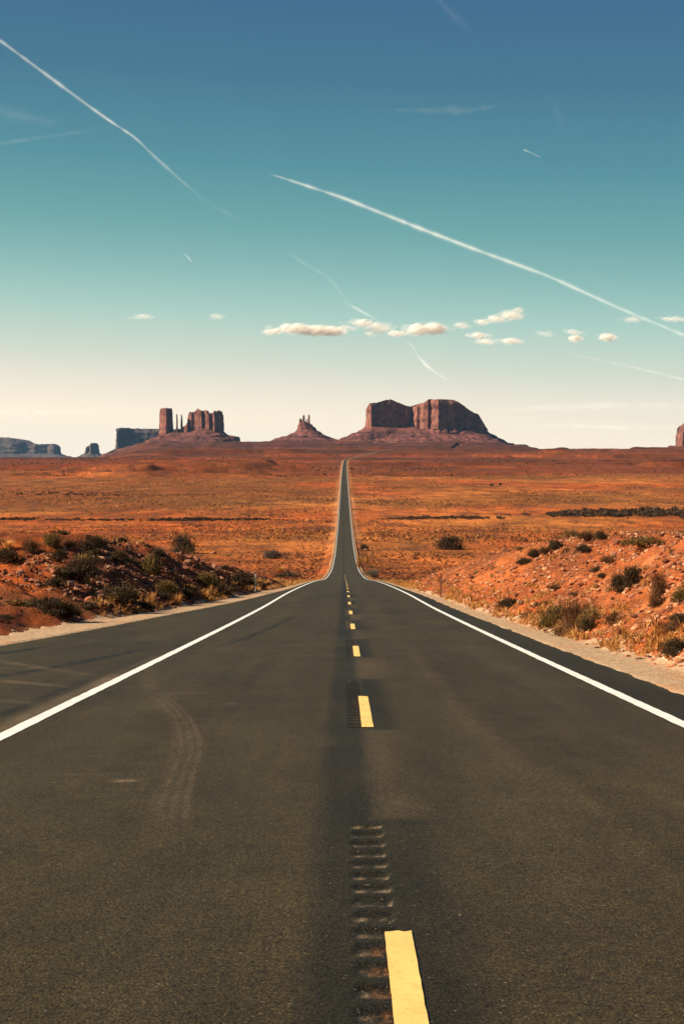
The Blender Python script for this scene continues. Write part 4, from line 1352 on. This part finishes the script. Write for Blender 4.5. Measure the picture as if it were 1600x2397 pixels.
# ------------------------------------------------------------------ roadside marker posts
def steel(name, col, metal, rough):
    g = NT(name, rough, 0.4)
    g.b.inputs["Metallic"].default_value = metal
    c = g.mix(g.rng(g.noise(g.pos(), 30.0, 4, 0.6), 0.4, 0.7), col, tuple(v * 0.6 for v in col))
    g.color(c)
    return g.m


ST_L, ST_R = steel("weathered_pale_post", (0.36, 0.33, 0.28), 0.0, 0.6), steel("rusty_post", (0.13, 0.06, 0.035), 0.0, 0.8)
REF_W, REF_A = steel("white_reflector", (0.65, 0.63, 0.58), 0.0, 0.3), steel("dark_reflector", (0.20, 0.09, 0.04), 0.0, 0.3)


def box(V, F, c, s):
    b = len(V)
    for dx in (-1, 1):
        for dy in (-1, 1):
            for dz in (-1, 1): V.append((c[0] + dx * s[0] / 2, c[1] + dy * s[1] / 2, c[2] + dz * s[2] / 2))
    F += [(b + i, b + j, b + k, b + l) for i, j, k, l in ((0, 1, 3, 2), (4, 6, 7, 5), (0, 4, 5, 1), (2, 3, 7, 6), (0, 2, 6, 4), (1, 5, 7, 3))]


def marker_post(px, py, hpx, label, mat, rmat, lean):
    x, y, z = on_ground(px, py)
    h = hpx * y / FPX
    r = empty("marker_post", (x, y, z)); tag(r, label, "marker post")
    r.rotation_euler = (0.0, lean, 0.0)
    V, F = [], []
    box(V, F, (0, 0, h / 2 - 0.15), (0.055, 0.008, h + 0.3)); box(V, F, (-0.033, 0.018, h / 2 - 0.15), (0.009, 0.044, h + 0.3)); box(V, F, (0.033, 0.018, h / 2 - 0.15), (0.009, 0.044, h + 0.3))
    obj("post", make_mesh("marker_post", V, np.array(F), mat), r)
    V, F = [], []
    box(V, F, (0, -0.012, h - 0.09), (0.085, 0.014, 0.13)); box(V, F, (0, -0.022, h - 0.09), (0.065, 0.006, 0.105))
    obj("reflector", make_mesh("reflector", V, np.array(F), rmat), r)


marker_post(597, 1390, 46, "thin pale marker post on the gravel beside the left bank", ST_L, REF_W, 0.02)
marker_post(1031, 1398, 56, "thin rusty marker post at the right edge of the asphalt", ST_R, REF_A, 0.015)


# ------------------------------------------------------------------ clouds and vapour trails
def sky_point(px, py, H):
    d = ray(px, py)
    return np.array([0, 0, EYE]) + d * (H / max(d[2], 0.01))


def trail(name, label, pts, H=4500, seed=1, shells=(1.3, 1.05, 0.82, 0.6, 0.4, 0.22), cat="vapour trail"):
    """pts: (px, py, width px, opacity); a round tube of nested thin veils at constant height"""
    n = 90
    P = np.array([(p[0], p[1]) for p in pts], float)
    s = np.concatenate([[0], np.cumsum(np.hypot(*np.diff(P, axis=0).T))]); q = np.linspace(0, s[-1], n)
    xs, ys = np.interp(q, s, P[:, 0]), np.interp(q, s, P[:, 1])
    for _ in range(5):
        xs[1:-1] = (xs[:-2] + 2 * xs[1:-1] + xs[2:]) / 4; ys[1:-1] = (ys[:-2] + 2 * ys[1:-1] + ys[2:]) / 4
    w = 0.95 * np.interp(q, s, [p[2] for p in pts]); al = 0.26 * np.interp(q, s, [p[3] for p in pts])
    C = np.array([sky_point(a, b, H) for a, b in zip(xs, ys)])
    dist = np.linalg.norm(C, axis=1)
    nz = fbm(q / 22, 0 * q, seed, 4); nz2 = fbm(q / 9, 0 * q + 3, seed + 1, 3)
    rad = 0.5 * w * dist / FPX * (1 + 0.35 * nz + 0.15 * nz2)
    al = al * np.clip(1 + 0.8 * nz + 0.35 * nz2, 0.1, 2) * sst(0, 0.06, q / q[-1]) * sst(1, 0.94, q / q[-1])
    c0 = C.mean(0)
    Vs = []; Fs = []; A = []; b = 0
    K = 10
    T = np.gradient(C, axis=0); T /= np.linalg.norm(T, axis=1)[:, None]
    up = np.cross(T, np.array([0, 0, 1.0])); up /= np.linalg.norm(up, axis=1)[:, None]; vv = np.cross(up, T)
    for i, f in enumerate(shells):
        a = np.arange(K) / K * 2 * np.pi
        ring = (np.cos(a)[None, :, None] * up[:, None, :] + np.sin(a)[None, :, None] * vv[:, None, :]) * (rad * f)[:, None, None]
        Vs.append((C[:, None, :] + ring - c0).reshape(-1, 3)); Fs.append(grid_faces(n, K, True) + b)
        A.append(np.repeat(np.clip(al * (0.2 + 0.75 * i / len(shells)), 0, 1), K)); b += n * K
    o = obj(name, make_mesh(name, np.vstack(Vs), np.vstack(Fs), M['vapour'], True, {"alpha": np.concatenate(A)}), None, tuple(c0))
    tag(o, label, cat)


trail("contrail", "long bright white vapour trail slanting down across the middle sky to the right edge",
      [(608, 400, 3, .08), (660, 416, 8, .11), (800, 462, 12, .16), (978, 533, 13, .16), (1106, 582, 12, .135), (1280, 645, 12, .125), (1449, 722, 11, .09), (1600, 785, 11, .08), (1700, 832, 11, .08)], seed=11)
trail("contrail", "white vapour trail slanting down from the upper left edge of the sky",
      [(-60, 52, 10, .11), (0, 94, 10, .11), (204, 245, 10, .095), (260, 285, 8, .12), (316, 321, 8, .10), (357, 362, 9, .045), (439, 436, 10, .03), (480, 470, 8, .008), (561, 515, 14, .012), (590, 530, 12, .004)], seed=13)
trail("contrail", "faint vapour trail running level in from the left edge", [(-60, 344, 10, .035), (0, 336, 10, .035), (110, 320, 10, .03), (240, 302, 8, .008), (370, 278, 10, .004)], seed=15)
trail("contrail", "faint broad vapour trail at the very top of the sky", [(1005, -30, 22, .008), (1035, 10, 22, .008), (1085, 60, 26, .005), (1110, 80, 18, .001)], seed=17)
trail("cirrus_streak", "level white wisp high in the right half of the sky", [(915, 256, 5, .02), (1000, 260, 11, .03), (1055, 258, 18, .035), (1100, 258, 15, .03), (1165, 247, 8, .01)], seed=19, cat="cloud")
trail("contrail", "tiny bright vapour trail alone in the right part of the sky", [(1224, 350, 4, .10), (1242, 358, 5, .10), (1264, 368, 4, .04)], seed=21)
trail("contrail", "tiny bright vapour trail alone in the left part of the sky", [(432, 594, 4, .09), (440, 602, 5, .11), (449, 613, 4, .06)], seed=23)
trail("contrail", "broken faint vapour trail dropping towards the cloud bank", [(672, 590, 8, .008), (720, 622, 12, .02), (770, 650, 12, .018), (800, 690, 10, .014), (812, 712, 9, .03), (826, 718, 10, .08), (862, 738, 9, .07), (890, 752, 8, .03)], seed=25)
trail("contrail", "short bright vapour trail hanging below the cloud bank", [(948, 795, 6, .02), (966, 812, 7, .03), (976, 832, 8, .08), (1000, 858, 10, .11), (1030, 880, 8, .05), (1052, 892, 5, .01)], seed=27)
trail("contrail", "faint vapour trail sinking to the right edge below the small clouds", [(1310, 826, 6, .01), (1400, 842, 8, .03), (1500, 864, 8, .045), (1600, 888, 8, .05), (1680, 906, 8, .05)], seed=29)
trail("cirrus_streak", "very faint pale wisp at the left edge above the level trail", [(-60, 258, 40, .02), (20, 266, 44, .022), (80, 278, 36, .016), (140, 290, 16, .004)], seed=31, cat="cloud")
trail("cirrus_streak", "very faint curved wisp in the upper right of the sky", [(1268, 215, 18, .002), (1296, 245, 26, .005), (1312, 290, 26, .004), (1314, 320, 14, .001)], seed=33, cat="cloud")


trail("cirrus_band", "long pale cloud band low over the horizon at the right", [(1130, 962, 12, .01), (1260, 955, 26, .05), (1420, 950, 30, .07), (1620, 948, 32, .07), (1720, 948, 30, .06)], H=1500, seed=41, cat="cloud")
trail("cirrus_band", "thin pale cloud band just above the horizon right of the largest butte", [(1200, 1000, 10, .02), (1330, 996, 18, .06), (1480, 1002, 18, .06), (1640, 1000, 20, .05)], H=1200, seed=43, cat="cloud")
trail("cirrus_band", "long pale cloud band low over the horizon at the left", [(-80, 962, 24, .05), (80, 966, 26, .06), (220, 962, 20, .04), (330, 958, 12, .01)], H=1500, seed=45, cat="cloud")


def puff_cloud(label, blobs, seed, H=2600.0, alpha=0.2, per=70):
    """blobs: (px, py, half-width px, half-height px, density); many thin veils of vapour overlapping"""
    r = np.random.default_rng(seed)
    pts = []
    for (bx, by, rx, ry, dn) in blobs:
        n = int(0.9 * per * dn * max(1, rx / 40))
        for _ in range(n):
            u = r.normal(0, 0.42, 3)
            qx, qy = bx + u[0] * rx, by + u[1] * ry * 0.72
            sz = r.uniform(0.4, 0.95) * min(ry, 16) * (1 - 0.35 * min(1, np.linalg.norm(u)))
            pts.append((qx, qy, u[2], sz, rx))
    C0 = sky_point(blobs[0][0], blobs[0][1], H)
    Y0 = C0[1]
    V = []; F = []; A = []; b = 0
    for (qx, qy, u2, sz, rx) in pts:
        d = ray(qx, qy); m = Y0 / FPX
        p = np.array([0, 0, EYE]) + d * ((Y0 + u2 * rx * m * 0.3) / d[1])
        s = sz * m
        W_ = I2V * np.array([1.9, 1.6, 1.0]) * s * r.uniform(0.85, 1.15, (len(I2V), 1))
        V.append(W_ + p - C0); F.append(I2F + b); b += len(I2V)
        A.append(np.full(len(I2V), 0.34 * alpha * r.uniform(0.4, 1.2)))
    o = obj("cloud", make_mesh("cloud", np.vstack(V), np.vstack(F), M['cloud'], True, {"alpha": np.concatenate(A)}), None, tuple(C0))
    tag(o, label, "cloud")


puff_cloud("long cream cloud at the left end of the cloud bank", [(640, 777, 30, 8, .8), (690, 770, 46, 13, 1.3), (740, 774, 50, 14, 1.5), (785, 776, 20, 13, .9), (765, 775, 26, 10, .8), (715, 772, 26, 11, .8)], 401, alpha=.13)
puff_cloud("pink and cream cloud in the middle of the cloud bank", [(812, 768, 22, 8, .5), (848, 757, 30, 11, 1.0), (886, 768, 26, 14, .8), (866, 782, 16, 6, .4)], 402, alpha=.10)
puff_cloud("bright rounded cloud at the right end of the cloud bank", [(930, 781, 26, 8, 1.0), (982, 772, 28, 15, 1.3), (1020, 770, 26, 15, 1.4)], 403, alpha=.13)
puff_cloud("pinkish cloud slanting up to the right, above the low pair", [(1130, 754, 18, 8, .7), (1160, 748, 28, 10, 1.0), (1198, 738, 24, 13, 1.0), (1212, 726, 10, 7, .5)], 404, alpha=.085)
puff_cloud("flat cream cloud, larger lower one under the slanting pink cloud", [(1140, 800, 34, 8, .8), (1196, 799, 26, 8, 1.2)], 405, alpha=.12)
puff_cloud("small flat cream cloud just above the larger flat one", [(1120, 785, 28, 8, 1.1)], 406, alpha=.12)
puff_cloud("faint pink puff between the bright rounded cloud and the slanting one", [(1080, 762, 20, 10, .7)], 407, alpha=.05)
puff_cloud("small bright round cloud, left of the two single puffs at right", [(1346, 793, 14, 9, 1.0), (1340, 778, 22, 8, .3)], 408, alpha=.11)
puff_cloud("small bright round cloud, right of the two single puffs at right", [(1422, 790, 18, 10, 1.2)], 409, alpha=.12)
puff_cloud("faint thin cloud touching the long trail near the right edge", [(1478, 748, 26, 8, .8)], 410, alpha=.05)
puff_cloud("pale flat cloud at the right edge beside the long trail", [(1574, 747, 34, 7, 1.0), (1610, 750, 26, 6, .8)], 411, alpha=.07)
puff_cloud("faint wispy cloud alone in the left sky", [(338, 741, 26, 7, .9), (318, 745, 36, 4, .4)], 412, alpha=.055)
puff_cloud("faint small cloud left of the cloud bank", [(506, 740, 20, 8, .8)], 413, alpha=.04)
puff_cloud("faint puff in the gap right of the slanting pink cloud", [(1276, 781, 24, 8, .7)], 414, alpha=.04)

# ------------------------------------------------------------------ haze over the whole valley
V, F = [], []
box(V, F, (0, 12000, 180), (46000, 26000, 620))
hz = bpy.data.materials.new("valley_haze")
hz.use_nodes = True
hn, hl = hz.node_tree.nodes, hz.node_tree.links
hn.remove(hn["Principled BSDF"])
pv = hn.new("ShaderNodeVolumePrincipled")
pv.inputs["Color"].default_value = (0.28, 0.62, 1.0, 1)
pv.inputs["Density"].default_value = 0.0000090
pv.inputs["Anisotropy"].default_value = 0.1
hl.new(pv.outputs[0], hn["Material Output"].inputs["Volume"])
tag(obj("haze", make_mesh("haze", V, np.array(F), hz)), "thin pale air over the valley", "haze", kind="stuff")
